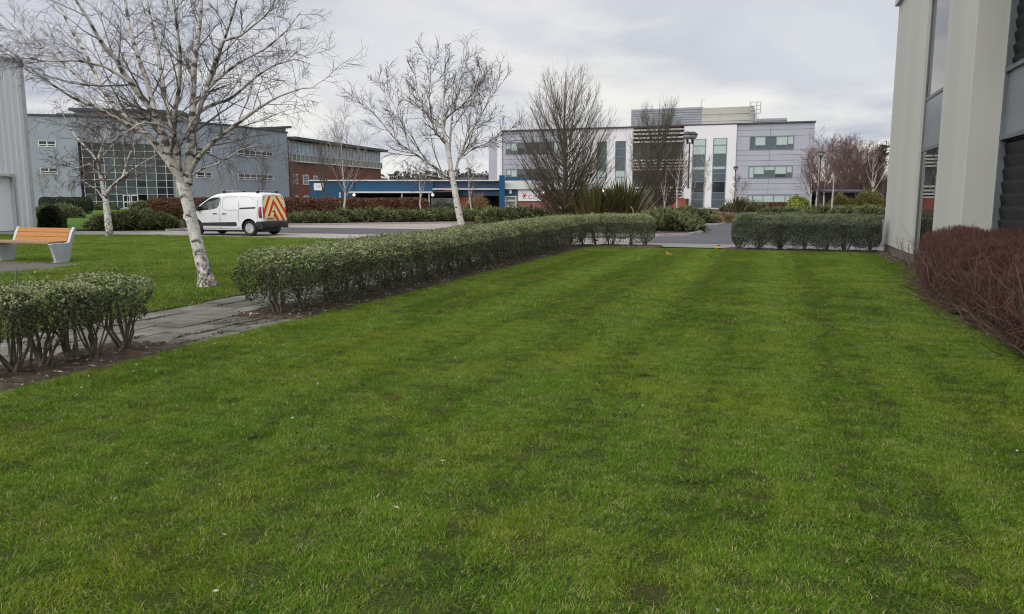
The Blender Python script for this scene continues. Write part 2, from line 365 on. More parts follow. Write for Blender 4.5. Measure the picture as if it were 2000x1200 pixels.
M['hedgeleaf2'] = mat('hedge_leaf_dark', (0.014, 0.025, 0.007), (0.15, 0.185, 0.08), scale=2.0, rough=0.38, spec=0.5, island=0.85, bias=2.2, coords='Position', trans=0.12)
M['hedgetip'] = mat('hedge_young_lit_leaf', (0.11, 0.145, 0.04), (0.39, 0.43, 0.205), scale=2.0, rough=0.45, spec=0.45, island=0.8, coords='Position', trans=0.15)  # young growth, paled further so the hedge top looks lit
M['hedgetip2'] = mat('hedge_young_lit_leaf_dark', (0.08, 0.11, 0.04), (0.22, 0.26, 0.13), scale=2.0, rough=0.4, spec=0.5, island=0.8, coords='Position', trans=0.12)
M['hedgestem'] = mat('hedge_stem', (0.10, 0.08, 0.065), (0.20, 0.165, 0.13), scale=8, rough=0.9, spec=0.2)
M['redtwig'] = mat('red_twig', (0.050, 0.020, 0.019), (0.205, 0.095, 0.076), scale=2.5, rough=0.7, spec=0.3, island=0.6, coords='Position')
M['redstem'] = mat('red_shrub_stem', (0.045, 0.03, 0.025), (0.20, 0.145, 0.11), scale=4, rough=0.85, spec=0.2, island=0.8, coords='Position')
M['juniper'] = mat('juniper_needle', (0.055, 0.072, 0.024), (0.22, 0.25, 0.11), scale=0.9, rough=0.7, spec=0.2, island=0.6, coords='Position')
M['juniperdark'] = mat('juniper_shade_soil', (0.03, 0.032, 0.018), (0.05, 0.045, 0.03), scale=1, rough=0.9, spec=0.1, coords='Position')  # shade inside the mounds put into the colour; also colours soil crumbs
M['beech'] = mat('beech_leaf', (0.105, 0.045, 0.028), (0.20, 0.095, 0.055), scale=0.7, rough=0.7, spec=0.2, island=0.6, coords='Position', trans=0.1)
M['darkhedge'] = mat('dark_hedge_leaf', (0.016, 0.024, 0.010), (0.045, 0.055, 0.022), scale=1, rough=0.6, spec=0.3, island=0.6, coords='Position')
M['yellowleaf'] = mat('yellow_green_leaf', (0.14, 0.20, 0.02), (0.34, 0.38, 0.05), scale=1, rough=0.5, spec=0.3, island=0.7, coords='Position')
M['olive'] = mat('olive_leaf', (0.10, 0.11, 0.03), (0.20, 0.17, 0.06), scale=1, rough=0.7, spec=0.2, island=0.6, coords='Position')
M['pine'] = mat('pine_needle', (0.018, 0.030, 0.016), (0.045, 0.06, 0.03), scale=1, rough=0.7, spec=0.2, island=0.6, coords='Position')
M['clover'] = mat('clover_leaf', (0.03, 0.07, 0.012), (0.08, 0.15, 0.03), scale=3, rough=0.7, spec=0.04, island=0.8, coords='Position')
M['pathmoss'] = mat('path_moss', (0.022, 0.026, 0.012), (0.085, 0.09, 0.035), scale=3, rough=0.9, spec=0.04, island=0.8, coords='Position')
M['flax'] = mat('flax_leaf', (0.045, 0.055, 0.02), (0.15, 0.13, 0.045), scale=1.0, rough=0.4, spec=0.5, island=0.8, coords='Position')
M['flaxdry'] = mat('flax_dead_leaf', (0.30, 0.25, 0.15), (0.20, 0.16, 0.10), scale=4, rough=0.7)
M['farwood'] = mat('far_wood', (0.075, 0.080, 0.072), (0.13, 0.125, 0.115), scale=0.3, rough=1.0, spec=0.1, island=0.5, coords='Position')  # greyed and paled: distance haze put into the leaf colour
M['white_paint'] = mat('van_paint', (0.78, 0.79, 0.80), (0.70, 0.71, 0.72), scale=1.2, rough=0.25, spec=0.5)
M['black_plastic'] = mat('black_plastic', (0.022, 0.023, 0.026), (0.035, 0.036, 0.04), scale=6, rough=0.6)
M['tyre'] = mat('tyre_rubber', (0.018, 0.018, 0.018), (0.03, 0.029, 0.028), scale=12, rough=0.85)
M['alloy'] = mat('wheel_trim', (0.55, 0.56, 0.57), (0.42, 0.43, 0.44), scale=9, rough=0.35, metal=0.5)
M['carglass'] = glass('van_glass', (0.02, 0.03, 0.03), 0.04, 0.6)
M['gap'] = mat('panel_gap', (0.05, 0.05, 0.055), rough=0.8)
M['red_lens'] = mat('red_lens', (0.25, 0.012, 0.02), rough=0.2, spec=0.6)
M['steel'] = mat('galvanised_steel', (0.48, 0.49, 0.50), (0.40, 0.41, 0.42), scale=4, rough=0.45, metal=0.6)
M['plate'] = mat('plate_yellow', (0.75, 0.50, 0.05), rough=0.4)
M['platewhite'] = mat('plate_surround', (0.75, 0.76, 0.74), rough=0.4)
M['bench_metal'] = mat('bench_alloy', (0.50, 0.52, 0.55), (0.43, 0.45, 0.48), scale=5, rough=0.5, metal=0.2, bump=0.05)
M['bench_wood'] = mat('bench_wood', (0.46, 0.20, 0.045), (0.34, 0.14, 0.035), scale=4, rough=0.6, stretch=(1.2, 14, 14), bump=0.1)
M['bench_worn'] = mat('bench_wood_worn', (0.40, 0.22, 0.10), (0.26, 0.19, 0.14), scale=4, rough=0.75, stretch=(1.2, 14, 14), bump=0.15)
M['render_grey'] = mat('grey_render', (0.53, 0.525, 0.49), (0.48, 0.48, 0.448), scale=1.1, rough=0.85, stretch=(1, 1, 0.10), coords='Position', bump=0.10, bscale=40, detail=6, ramp=(.3, .7), big=((0.455, 0.455, 0.42), 0.5))
M['frame_dark'] = mat('window_frame_grey', (0.16, 0.185, 0.20), (0.13, 0.15, 0.165), scale=3, rough=0.45, metal=0.3)
M['glass_near'] = glass('near_window_glass', (0.012, 0.014, 0.016), 0.015, 1.0)
M['spandrel'] = mat('spandrel_panel', (0.17, 0.19, 0.215), (0.14, 0.16, 0.185), scale=1.5, rough=0.3, spec=0.6)
M['glass_ribbed'] = mat('dark_ribbed_glass', (0.010, 0.010, 0.011), (0.016, 0.016, 0.017), scale=2, rough=0.35, spec=0.05)
M['plinth'] = brick_mat('plinth_brick', (0.20, 0.15, 0.12), (0.15, 0.115, 0.095), (0.14, 0.13, 0.12), 0.2, 0.075, -TH)
M['shed'] = mat('shed_cladding', (0.70, 0.73, 0.75), (0.65, 0.68, 0.70), scale=1, rough=0.5, spec=0.4, stretch=(1, 1, .15))
M['shed_trim'] = mat('shed_trim', (0.45, 0.47, 0.46), (0.38, 0.40, 0.39), scale=2, rough=0.5)
M['shed_door'] = mat('shed_door', (0.76, 0.78, 0.80), (0.72, 0.74, 0.76), scale=2, rough=0.5)
M['lamp_box'] = mat('bulkhead_lamp', (0.60, 0.60, 0.50), rough=0.4)
M['slate'] = mat('slate_blue_cladding', (0.33, 0.36, 0.42), (0.29, 0.32, 0.38), scale=0.35, rough=0.6, coords='Position', stretch=(1, 1, .5))
M['roof_dark'] = mat('dark_roof_edge', (0.055, 0.065, 0.075), (0.075, 0.085, 0.095), scale=1, rough=0.6)
M['stone_pale'] = mat('pale_clerestory_cladding', (0.42, 0.42, 0.39), (0.36, 0.36, 0.34), scale=.6, rough=0.7)
M['glass_green'] = glass('green_glass', (0.055, 0.085, 0.082), 0.06, 0.6)
M['glass_dark'] = glass('dark_glass', (0.02, 0.026, 0.03), 0.06, 0.6)
M['glass_mid'] = glass('mid_glass', (0.085, 0.11, 0.125), 0.08, 0.6)
M['blind'] = glass('blind_behind_glass', (0.42, 0.52, 0.48), 0.15, 0.5)
M['mullion'] = mat('white_mullion', (0.60, 0.63, 0.62), (0.52, 0.55, 0.54), scale=2, rough=0.5)
M['whiteframe'] = mat('white_window_frame', (0.74, 0.74, 0.73), (0.68, 0.68, 0.67), scale=3, rough=0.5)
M['brick'] = brick_mat('red_brick', (0.36, 0.090, 0.058), (0.30, 0.075, 0.05), (0.27, 0.12, 0.09), 0.225, 0.075, 0.0)
M['brick2'] = brick_mat('red_brick_far', (0.26, 0.085, 0.068), (0.22, 0.072, 0.058), (0.20, 0.10, 0.08), 0.225, 0.075, -TH + math.pi / 2)
M['roofglass'] = mat('roof_glazing_sky', (0.36, 0.48, 0.62), (0.22, 0.31, 0.43), scale=.9, rough=0.15, spec=0.6, coords='Position', detail=6)  # blue sky reflection put into the pane colour
M['blue'] = mat('blue_fascia', (0.011, 0.074, 0.155), (0.009, 0.062, 0.132), scale=.6, rough=0.45, coords='Position')
M['bluebright'] = mat('bright_blue_paint', (0.010, 0.085, 0.19), (0.008, 0.075, 0.17), scale=.6, rough=0.4, coords='Position')
M['navy'] = mat('navy_fascia', (0.030, 0.058, 0.115), (0.026, 0.05, 0.10), scale=.6, rough=0.5, coords='Position')
M['trimwhite'] = mat('white_trim', (0.66, 0.68, 0.67), (0.58, 0.60, 0.59), scale=1, rough=0.5, coords='Position')
M['shade_dark'] = mat('recess_shade', (0.02, 0.021, 0.025), (0.035, 0.034, 0.035), scale=1, rough=0.7, coords='Position')  # near-black wall colour carries the shade of the recesses
M['sign_white'] = mat('sign_white', (0.80, 0.81, 0.83), (0.76, 0.77, 0.79), scale=1, rough=0.4)
M['sign_red'] = mat('sign_red', (0.55, 0.03, 0.05), rough=0.5)
M['sign_grey'] = mat('sign_grey', (0.30, 0.30, 0.33), rough=0.5)
M['rust_roof'] = mat('red_brown_roof', (0.20, 0.06, 0.035), (0.15, 0.05, 0.03), scale=1, rough=0.7)
M['officewhite'] = mat('white_render', (0.79, 0.78, 0.80), (0.70, 0.69, 0.71), scale=.35, rough=0.8, coords='Position', stretch=(1, 1, .35), ramp=(.3, .8))
M['panelgrey'] = mat('lilac_grey_panel', (0.40, 0.41, 0.475), (0.37, 0.38, 0.44), scale=.5, rough=0.45, metal=0.0, coords='Position')
M['panelback'] = mat('panel_joint', (0.12, 0.12, 0.145), rough=0.8)
M['teal'] = mat('teal_frame', (0.15, 0.185, 0.205), rough=0.5)
M['louvre_grey'] = mat('plant_louvre', (0.30, 0.315, 0.345), (0.26, 0.275, 0.305), scale=.6, rough=0.5, coords='Position')
M['beige'] = mat('beige_plant_panel', (0.40, 0.39, 0.35), (0.36, 0.35, 0.315), scale=.6, rough=0.6, coords='Position')
M['slat'] = mat('brise_soleil', (0.62, 0.62, 0.61), (0.54, 0.54, 0.53), scale=1, rough=0.5, coords='Position')
M['lamp_pole'] = mat('lamp_pole_black', (0.025, 0.026, 0.03), (0.04, 0.041, 0.045), scale=3, rough=0.45)
M['lamp_bowl'] = mat('lamp_bowl', (0.34, 0.35, 0.36), (0.25, 0.26, 0.27), scale=3, rough=0.2, spec=0.6)
M['globe'] = emis('lit_globe', (0.95, 0.96, 1.0), 0.35)
M['warmlamp'] = emis('lit_lamp', (1.0, 0.72, 0.35), 2.2)
M['fallen'] = mat('fallen_leaf', (0.38, 0.36, 0.29), (0.14, 0.09, 0.06), scale=3, rough=0.8, island=0.9, coords='Position')
M['orangeleaf'] = mat('orange_leaf', (0.55, 0.20, 0.03), (0.45, 0.28, 0.04), scale=3, rough=0.8)
M['dryreed'] = mat('dry_reed', (0.30, 0.21, 0.10), (0.20, 0.12, 0.06), scale=2, rough=0.8, island=0.6, coords='Position')
M['shelter'] = mat('shelter_timber', (0.07, 0.06, 0.055), (0.11, 0.095, 0.085), scale=2, rough=0.8)
M['stonewall'] = mat('dark_stone', (0.09, 0.088, 0.085), (0.15, 0.145, 0.14), scale=3, rough=0.9, bump=.6, bscale=8, coords='Position')
M['teasign'] = M['sign_white']

# ------------------------------------------------------------------ generators
def grow(P, R, nch, tr, ang, lr, npts, up, wig, rng, rr=0.5, tip=0.25, lfall=0.5, labs=None, rmin=0.002):
    """children of every branch: P (N,n,3) -> (N*nch,npts,3)"""
    N, n, _ = P.shape; Mn = N * nch
    par = np.repeat(np.arange(N), nch)
    t = (np.tile(np.arange(nch), N) + rng.random(Mn)) / nch
    t = tr[0] + (tr[1] - tr[0]) * t
    f = t * (n - 1); i = np.minimum(f.astype(int), n - 2); w = (f - i)[:, None]
    p0 = P[par, i] * (1 - w) + P[par, i + 1] * w
    r0 = R[par, i] * (1 - w[:, 0]) + R[par, i + 1] * w[:, 0]
    T = P[par, i + 1] - P[par, i]; T /= np.linalg.norm(T, axis=1, keepdims=True) + 1e-9
    rnd = rng.normal(size=(Mn, 3)); S = rnd - (rnd * T).sum(1, keepdims=True) * T; S /= np.linalg.norm(S, axis=1, keepdims=True) + 1e-9
    a = np.radians(ang[0] + (ang[1] - ang[0]) * rng.random(Mn))[:, None]
    d = T * np.cos(a) + S * np.sin(a)
    Lp = np.linalg.norm(np.diff(P, axis=1), axis=2).sum(1)[par] if labs is None else np.full(Mn, labs)
    Lc = Lp * lr * (1 - lfall * t) * (0.6 + 0.8 * rng.random(Mn))
    st = (Lc / (npts - 1))[:, None]
    out = np.zeros((Mn, npts, 3)); out[:, 0] = p0; upv = np.array((0, 0, 1.0))
    for k in range(1, npts):
        u = up[0] + (up[1] - up[0]) * k / (npts - 1)
        d = d + rng.normal(size=(Mn, 3)) * wig + upv * u; d /= np.linalg.norm(d, axis=1, keepdims=True) + 1e-9
        out[:, k] = out[:, k - 1] + d * st
    r = np.maximum(r0 * rr, rmin); R2 = np.maximum(r[:, None] * np.linspace(1, tip, npts)[None], rmin * 0.6)
    return out, R2

def poly_resample(pts, n):
    pts = np.array(pts, float); s = np.concatenate([[0], np.cumsum(np.linalg.norm(np.diff(pts, axis=0), axis=1))]); s /= s[-1]
    # Catmull-Rom style smoothing through linear dense resample + averaging
    t = np.linspace(0, 1, n * 4); q = np.stack([np.interp(t, s, pts[:, k]) for k in range(3)], 1)
    for _ in range(3): q[1:-1] = (q[:-2] + 2 * q[1:-1] + q[2:]) / 4
    return q[np.linspace(0, len(q) - 1, n).round().astype(int)]

def leaf_quads(C, Nrm, L, Wd, rng, spread=0.6, updir=0.0):
    """small folded leaves at points C, facing roughly along Nrm"""
    n = len(C); Nn = Nrm + rng.normal(size=(n, 3)) * spread; Nn[:, 2] += updir; Nn /= np.linalg.norm(Nn, axis=1, keepdims=True) + 1e-9
    T = rng.normal(size=(n, 3)); T -= (T * Nn).sum(1, keepdims=True) * Nn; T /= np.linalg.norm(T, axis=1, keepdims=True) + 1e-9
    B = np.cross(Nn, T); l = (L * (0.6 + 0.8 * rng.random(n)))[:, None]; w = (Wd * (0.6 + 0.8 * rng.random(n)))[:, None]
    V = np.stack([C - T * l * .5, C + B * w * .5 + Nn * w * .2, C + T * l * .5, C - B * w * .5 + Nn * w * .2], 1).reshape(-1, 3)
    F = np.arange(4 * n).reshape(n, 4); return V, F
def spike_quads(C, D, L, Wd, rng, spread=0.5):
    """narrow upright sprays pointing along D"""
    n = len(C); T = D + rng.normal(size=(n, 3)) * spread; T /= np.linalg.norm(T, axis=1, keepdims=True) + 1e-9
    B = np.cross(T, rng.normal(size=(n, 3))); B /= np.linalg.norm(B, axis=1, keepdims=True) + 1e-9
    l = (L * (0.5 + rng.random(n)))[:, None]; w = (Wd * (0.6 + 0.8 * rng.random(n)))[:, None]
    V = np.stack([C, C + T * l * .5 + B * w * .5, C + T * l, C + T * l * .5 - B * w * .5], 1).reshape(-1, 3)
    return V, np.arange(4 * n).reshape(n, 4)

def smooth_noise(rng, n=12):
    k = rng.normal(size=(n, 2)) * 1.0; ph = rng.random(n) * 6.28; am = 1 / (1 + np.linalg.norm(k, axis=1)); am /= am.sum()
    return lambda x, y: sum(am[i] * np.sin(k[i, 0] * x + k[i, 1] * y + ph[i]) for i in range(n)) * 2

def hedge(name, label, path, width, top, low, dens, leaf, seed, cat='hedge', spacing=0.55, lmat=None, group=None, end=0.35, tip=None, gaps=True, stems=True, rough_=1.45):
    """a clipped hedge along a ground polyline: leaves over a rounded body, bare stems showing below"""
    rng = np.random.default_rng(seed); path = np.array([p[:2] for p in path], float)
    seg = np.linalg.norm(np.diff(path, axis=0), axis=1); cum = np.concatenate([[0], np.cumsum(seg)]); Lt = cum[-1]
    def at(s):
        s = np.clip(s, 0, Lt); x = np.interp(s, cum, path[:, 0]); y = np.interp(s, cum, path[:, 1])
        i = np.clip(np.searchsorted(cum, s, side='right') - 1, 0, len(seg) - 1); d = (path[i + 1] - path[i]) / seg[i][:, None]; return x, y, d
    tv = (lambda s: np.interp(s / Lt, [0, 1], top)) if isinstance(top, tuple) else (lambda s: np.full_like(s, top))
    n = int(dens * Lt * (width + 2 * (np.mean(top) - low)))
    s = rng.random(n) * Lt
    hn = smooth_noise(rng); hn2 = smooth_noise(rng, 16); x0, y0, d = at(s)
    H = tv(s); hz = (H - low) / 2; hw = width / 2
    # a point on the outline of a rounded box: top, then the two sides
    hh_ = float(np.mean(top)) - low; per = width + 2 * hh_ + .3 * width; q_ = rng.random(n) * per; sd = np.where(rng.random(n) < .5, -1.0, 1.0)
    is_top = q_ < width; is_bot = q_ > width + 2 * hh_
    ux = np.where(is_top | is_bot, rng.uniform(-1, 1, n), sd); uz = np.where(is_top, 1.0, np.where(is_bot, -1.0, rng.uniform(-1, 1, n)))
    kk = (np.abs(ux) ** 6 + np.abs(uz) ** 6) ** (-1 / 6); ux, uz = ux * kk, uz * kk
    de = np.minimum(s, Lt - s); q = np.where(de < end, np.sqrt(np.clip(1 - ((end - de) / end) ** 2, 0.02, 1)), 1)
    depth = np.where(rng.random(n) < .36, rng.uniform(.15, .9, n), 1 - np.abs(rng.normal(size=n)) * 0.07)
    lump = 1 + 0.10 * rough_ * hn(s * 3.0, ux * 2 + uz * 3) + 0.06 * rough_ * hn2(s * 9, ux * 5 + uz * 7) + 0.04 * np.sin(s * 2 * np.pi / spacing)
    off = ux * hw * q * depth * lump
    z = low + hz + uz * hz * (0.35 + 0.65 * q) * depth * (1 + 0.045 * rough_ * hn(s * 5, ux * 4) + .03 * rough_ * hn2(s * 14, ux * 9))
    # narrower below, gaps between plants
    fz = np.clip((z - low) / (H - low), 0, 1); off *= 0.74 + 0.26 * np.clip(fz * 2.0, 0, 1)
    ds = np.abs((s / spacing) % 1 - 0.5) * spacing
    keep = (fz > 0.22) | (ds < spacing * (0.22 + 1.3 * fz)) | (rng.random(n) < .25); keep &= rng.random(n) < np.clip(0.4 + fz * 3, 0, 1)
    gx, gz = ux ** 3, uz ** 3; nrm = np.stack([-d[:, 1] * gx, d[:, 0] * gx, gz], 1)   # outward; perpendicular is (-dy, dx)
    tipm = (uz > .45) & (depth > .84) & (rng.random(n) < .85)  # top leaves: young growth plus the sunlit top put into the colour
    C = np.stack([x0 - d[:, 1] * off, y0 + d[:, 0] * off, z], 1)
    if gaps is False: keep = np.ones(n, bool)
    C, nrm, tipm = C[keep], nrm[keep], tipm[keep]
    loc = (path[0][0], path[0][1], 0.0)
    t = thing(name, loc, label, cat, group)
    V, F = leaf_quads(C, nrm, leaf[0], leaf[1], rng, 0.75, 0.35)
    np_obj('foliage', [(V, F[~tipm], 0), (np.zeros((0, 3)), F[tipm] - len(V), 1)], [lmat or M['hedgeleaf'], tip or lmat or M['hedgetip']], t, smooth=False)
    if rough_ and width < 1.6 and gaps:   # stray shoots that outgrew the clipping
        ns = int(Lt * 16); ss = rng.random(ns) * Lt; sx, sy, sd_ = at(ss); so = rng.uniform(-.45, .45, ns) * width; th = tv(ss)
        b0 = np.stack([sx - sd_[:, 1] * so, sy + sd_[:, 0] * so, th - .06], 1); dv_ = np.stack([rng.normal(size=ns) * .3, rng.normal(size=ns) * .3, np.ones(ns)], 1); ln = rng.uniform(.06, .15, ns)[:, None]
        Pk = np.stack([b0, b0 + dv_ * ln * .5, b0 + dv_ * ln], 1); va, fa = tubes(Pk, np.tile((.003, .0025, .0015), (ns, 1)), 3)
        lc = np.repeat(b0, 5, 0) + np.repeat(dv_ * ln, 5, 0) * np.tile(np.linspace(.35, 1, 5), ns)[:, None]; vb, fb = leaf_quads(lc, np.repeat(dv_, 5, 0), leaf[0], leaf[1], rng, .9)
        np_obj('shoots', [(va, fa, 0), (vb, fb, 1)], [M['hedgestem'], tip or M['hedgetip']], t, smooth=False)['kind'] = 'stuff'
    if stems:
        k = max(2, int(Lt / spacing)); sc = (np.arange(k) + 0.5 + rng.uniform(-.15, .15, k)) * Lt / k; bx, by, dd = at(sc)
        Ps, Rs = [], []
        for i in range(k):
            for j in range(9):
                az = rng.random() * 6.28; sprd = rng.uniform(0.08, 0.38); hh = float(tv(np.array([sc[i]]))[0]) * rng.uniform(.6, .9)
                b = np.array((bx[i] + rng.normal() * .035, by[i] + rng.normal() * .035, 0.0)); tp = b + np.array((math.cos(az) * sprd * spacing * 1.3, math.sin(az) * sprd * width * .9, hh))
                m1 = b * .55 + tp * .45 + np.array((rng.normal() * .03, rng.normal() * .03, -0.04)); m2 = b * .25 + tp * .75 + rng.normal(size=3) * .02
                Ps.append([b, m1, m2, tp]); r = rng.uniform(.007, .016) if width < 1.6 else rng.uniform(.01, .02); Rs.append([r * 1.3, r, r * .7, r * .4])
        P = np.array(Ps); R = np.array(Rs); P2, R2 = grow(P, R, 3, (.3, .9), (25, 60), .45, 4, (0.1, .1), .15, rng, .5, .4)
        a, f = tubes(P, R, 5); b2, f2 = tubes(P2, R2, 3)
        np_obj('stems', [(a, f, 0), (b2, f2, 0)], M['hedgestem'], t)['kind'] = 'stuff'
    return t

def mound_shrub(name, label, blobs, n, L, Wd, seed, m, cat='shrub', group=None, style='spike', inner=True, origin=None):
    """blobs: list of (x, y, rx, ry, h): spreading evergreen built from many small sprays over several uneven mounds"""
    rng = np.random.default_rng(seed); loc = origin or (blobs[0][0], blobs[0][1], 0.0)
    t = thing(name, loc, label, cat, group); ar = np.array([b[2] * b[3] + b[4] * (b[2] + b[3]) * .5 for b in blobs]); ar /= ar.sum(); Cs, Ns, Is = [], [], []
    for b, w in zip(blobs, ar):
        k = int(n * w); ph = rng.random(k) * 6.283; ct = rng.random(k) ** 0.8; st = np.sqrt(1 - ct ** 2)
        rr = 1 - np.abs(rng.normal(size=k)) * .16; hn = smooth_noise(rng); lump = 1 + .30 * hn(np.cos(ph) * 5 + ct * 4, np.sin(ph) * 5)
        u = np.stack([st * np.cos(ph), st * np.sin(ph), ct], 1)
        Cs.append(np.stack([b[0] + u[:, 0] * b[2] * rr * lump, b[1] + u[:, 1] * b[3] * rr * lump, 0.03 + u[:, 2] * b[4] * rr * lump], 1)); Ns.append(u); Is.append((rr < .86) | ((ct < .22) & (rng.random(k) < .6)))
    C = np.concatenate(Cs); Nn = np.concatenate(Ns)
    inn = np.concatenate(Is)
    if style == 'spike': D = Nn * np.array((1, 1, .5)); V, F = spike_quads(C - D * L * .3, D + np.array((0, 0, .25)), L, Wd, rng, .45)
    else: V, F = leaf_quads(C, Nn, L, Wd, rng, .6, .3)
    np_obj('foliage', [(V, F[~inn], 0), (np.zeros((0, 3)), F[inn] - len(V), 1)], [m, M['juniperdark'] if m is M['juniper'] else m], t, smooth=False)  # inner and low sprays get the darker colour as painted shade
    Ps, Rs = [], []
    for b in blobs:
        for j in range(10):
            az = rng.random() * 6.28; e = np.array((b[0] + math.cos(az) * b[2] * .75, b[1] + math.sin(az) * b[3] * .75, b[4] * rng.uniform(.3, .7))); s0 = np.array((b[0], b[1], 0.0))
            Ps.append([s0, s0 * .6 + e * .4 + np.array((0, 0, b[4] * .1)), e]); Rs.append([.03, .022, .008])
    a, f = tubes(np.array(Ps), np.array(Rs), 4); np_obj('stems', [(a, f, 0)], M['hedgestem'], t)['kind'] = 'stuff'
    return t

def tree_root(name, label, base, cat='tree', group=None): return thing(name, base, label, cat, group)

def finish_tree(t, trunk, limbs, levels, mats, rng, limbmat=None):
    """trunk (P,R), limbs list of (P,R) each its own part, levels [(P,R,sides,matindex)]"""
    a, f = tubes(trunk[0][None], trunk[1][None], 14); np_obj('trunk', [(a, f, 0)], mats[0], t)
    for P, R in limbs:
        a, f = tubes(P[None], R[None], 8); np_obj('limb', [(a, f, 0)], limbmat or mats[0], t)
    ch = []
    for P, R, s, mi in levels:
        a, f = tubes(P, R, s); ch.append((a, f, mi))
    np_obj('crown', ch, mats[1:], t)

def px_limb(pts, Y0, dys, n=12, r0=.06, r1=.012):
    P = [atY(x, y, Y0 + dy) for (x, y), dy in zip(pts, np.interp(np.linspace(0, 1, len(pts)), np.linspace(0, 1, len(dys)), dys))]
    P = poly_resample(P, n); return P, np.linspace(r0, r1, n)

def young_birch(name, label, base, h, spread, seed, nl=9, cat='tree', group=None, mats=None, fork=0.3, tr=.05, twig=(6, 5), up=.10, limbmat=None, lang=(28, 55), rmin=.004, droop=-.03):
    """generic bare birch-like tree"""
    rng = np.random.default_rng(seed); base = np.array(base, float); t = tree_root(name, label, base, cat, group)
    n = 14; z = np.linspace(0, 1, n); wob = np.cumsum(rng.normal(size=(n, 2)) * .018 * h, axis=0) * .35; wob -= wob[0]
    P = np.stack([base[0] + wob[:, 0], base[1] + wob[:, 1], base[2] + z * h * .97], 1); R = np.maximum(tr * (1 - z) ** .8 * 1.0, .006); R[0] *= 1.25
    L1, R1 = grow(P[None], R[None], nl, (fork, .95), lang, spread, 10, (up, up * .4), .05, rng, .62, .2, .55, rmin=rmin * 1.5)
    L2, R2 = grow(L1, R1, twig[0], (.18, .98), (25, 55), .5, 7, (.05, .0), .08, rng, .55, .35, .35, rmin=rmin)
    L3, R3 = grow(L2, R2, twig[1], (.15, 1), (20, 50), .55, 5, (0.0, droop), .10, rng, .6, .5, .3, rmin=rmin * .8)
    limbs = [(L1[i], R1[i]) for i in range(len(L1))]; m = mats or (M['birch2'], M['branch'], M['twig'])
    finish_tree(t, (P, R), limbs, [(L2, R2, 3, 0), (L3, R3, 3, 1)], m, rng, limbmat); return t

def hornbeam(name, label, base, h, w, seed, nl=88, mats=None, group=None):
    """upright egg-shaped tree: many steep limbs leaving the trunk from low down"""
    rng = np.random.default_rng(seed); base = np.array(base, float); t = tree_root(name, label, base, 'tree', group)
    n = 14; z = np.linspace(0, 1, n); P = np.stack([base[0] + .04 * np.sin(z * 7), base[1] + .04 * np.cos(z * 5), base[2] + z * h * .97], 1); R = .17 * np.clip(1 - z * 1.03, 0, 1) ** 1.05 + .008
    limbs = []; Ls, Rs = [], []
    for i in range(nl):
        f = (i + rng.random()) / nl; z0 = .25 + f ** 1.45 * h * .66; az = i * 2.4 + rng.normal() * .3
        # outward reach follows an egg: widest about 45 % up
        zt = min(h * (.38 + .60 * f) * rng.uniform(.88, 1.02), h * .99); reach = w * .5 * math.sqrt(max(0.02, 1 - ((zt / h - .45) / .58) ** 2)) * rng.uniform(.75, 1.08) * (1 - .38 * (zt / h) ** 2.5)
        k = np.linspace(0, 1, 9); out = reach * (k ** .8); zz = base[2] + z0 + (zt - z0) * k ** 1.25
        bx = np.interp(z0 / h, z, P[:, 0]); by = np.interp(z0 / h, z, P[:, 1])
        L = np.stack([bx + np.cos(az) * out, by + np.sin(az) * out, zz], 1) + np.cumsum(rng.normal(size=(9, 3)) * .03, axis=0)
        L[0] = (bx, by, base[2] + z0); Ls.append(L); r = .062 * (1 - .7 * f); Rs.append(np.linspace(r, .010, 9)); limbs.append((L, Rs[-1]))
    L1 = np.array(Ls); R1 = np.array(Rs)
    L2, R2 = grow(L1, R1, 15, (.10, .98), (18, 42), .32, 6, (.14, .10), .06, rng, .45, .35, .35, rmin=.0065)
    L3, R3 = grow(L2, R2, 5, (.1, 1), (18, 45), .55, 4, (.08, .05), .08, rng, .6, .5, .3, rmin=.0045)
    finish_tree(t, (P, R), limbs, [(L2, R2, 3, 0), (L3, R3, 3, 1)], mats or (M['hornbark'], M['hornbark'], M['horntwig']), rng); return t
#@@PART2@@
# ================================================================== GROUND
def struct(o): o['kind'] = 'structure'; return o
def sheet(name, pts, z, m): return struct(MB().sheet(pts, z).build(name, m))
def gp(*l): return [G(a, b) for a, b in l]
sheet('terrain', [(-900, -300), (900, -300), (900, 1400), (-900, 1400)], -0.03, M['terrain'])
sheet('car_park', gp((-27.3, 25.3), (60, 25.3), (60, 100), (-27.3, 100)), -0.012, M['asphalt'])
# pale block-paved bays on both sides of the driving lane
sheet('parking_bay', gp((-27.3, 25.6), (-4.6, 25.6), (-4.6, 29.4), (-27.3, 29.4)), -0.008, M['blockpave'])
sheet('parking_bay', gp((-27.3, 35.4), (-9, 35.4), (-9, 47), (-27.3, 47)), -0.008, M['blockpave'])
sheet('footway', gp((-36, 23.2), (-27.3, 24.6), (12, 24.55), (12, 26.6), (-4.6, 26.6), (-4.6, 25.55), (-27.3, 25.55), (-27.3, 29), (-31, 27.8), (-36, 26)), -0.004, M['footway'])
far_bed = [(-17.2, 42.6), (-11.3, 45.3), (-3, 48.8), (-2.4, 36), (-1.2, 32.0), (6.1, 31.45), (7.5, 32.2), (8.55, 34.3), (8.4, 36.5), (7.2, 43.6), (9, 44.0), (12.2, 45.4), (13.3, 47.6), (14.5, 56), (25, 60), (60, 62), (60, 108), (-10, 126), (-28, 100), (-26, 60)]
sheet('planting_bed', far_bed, 0.085, M['soil'])
k = MB()
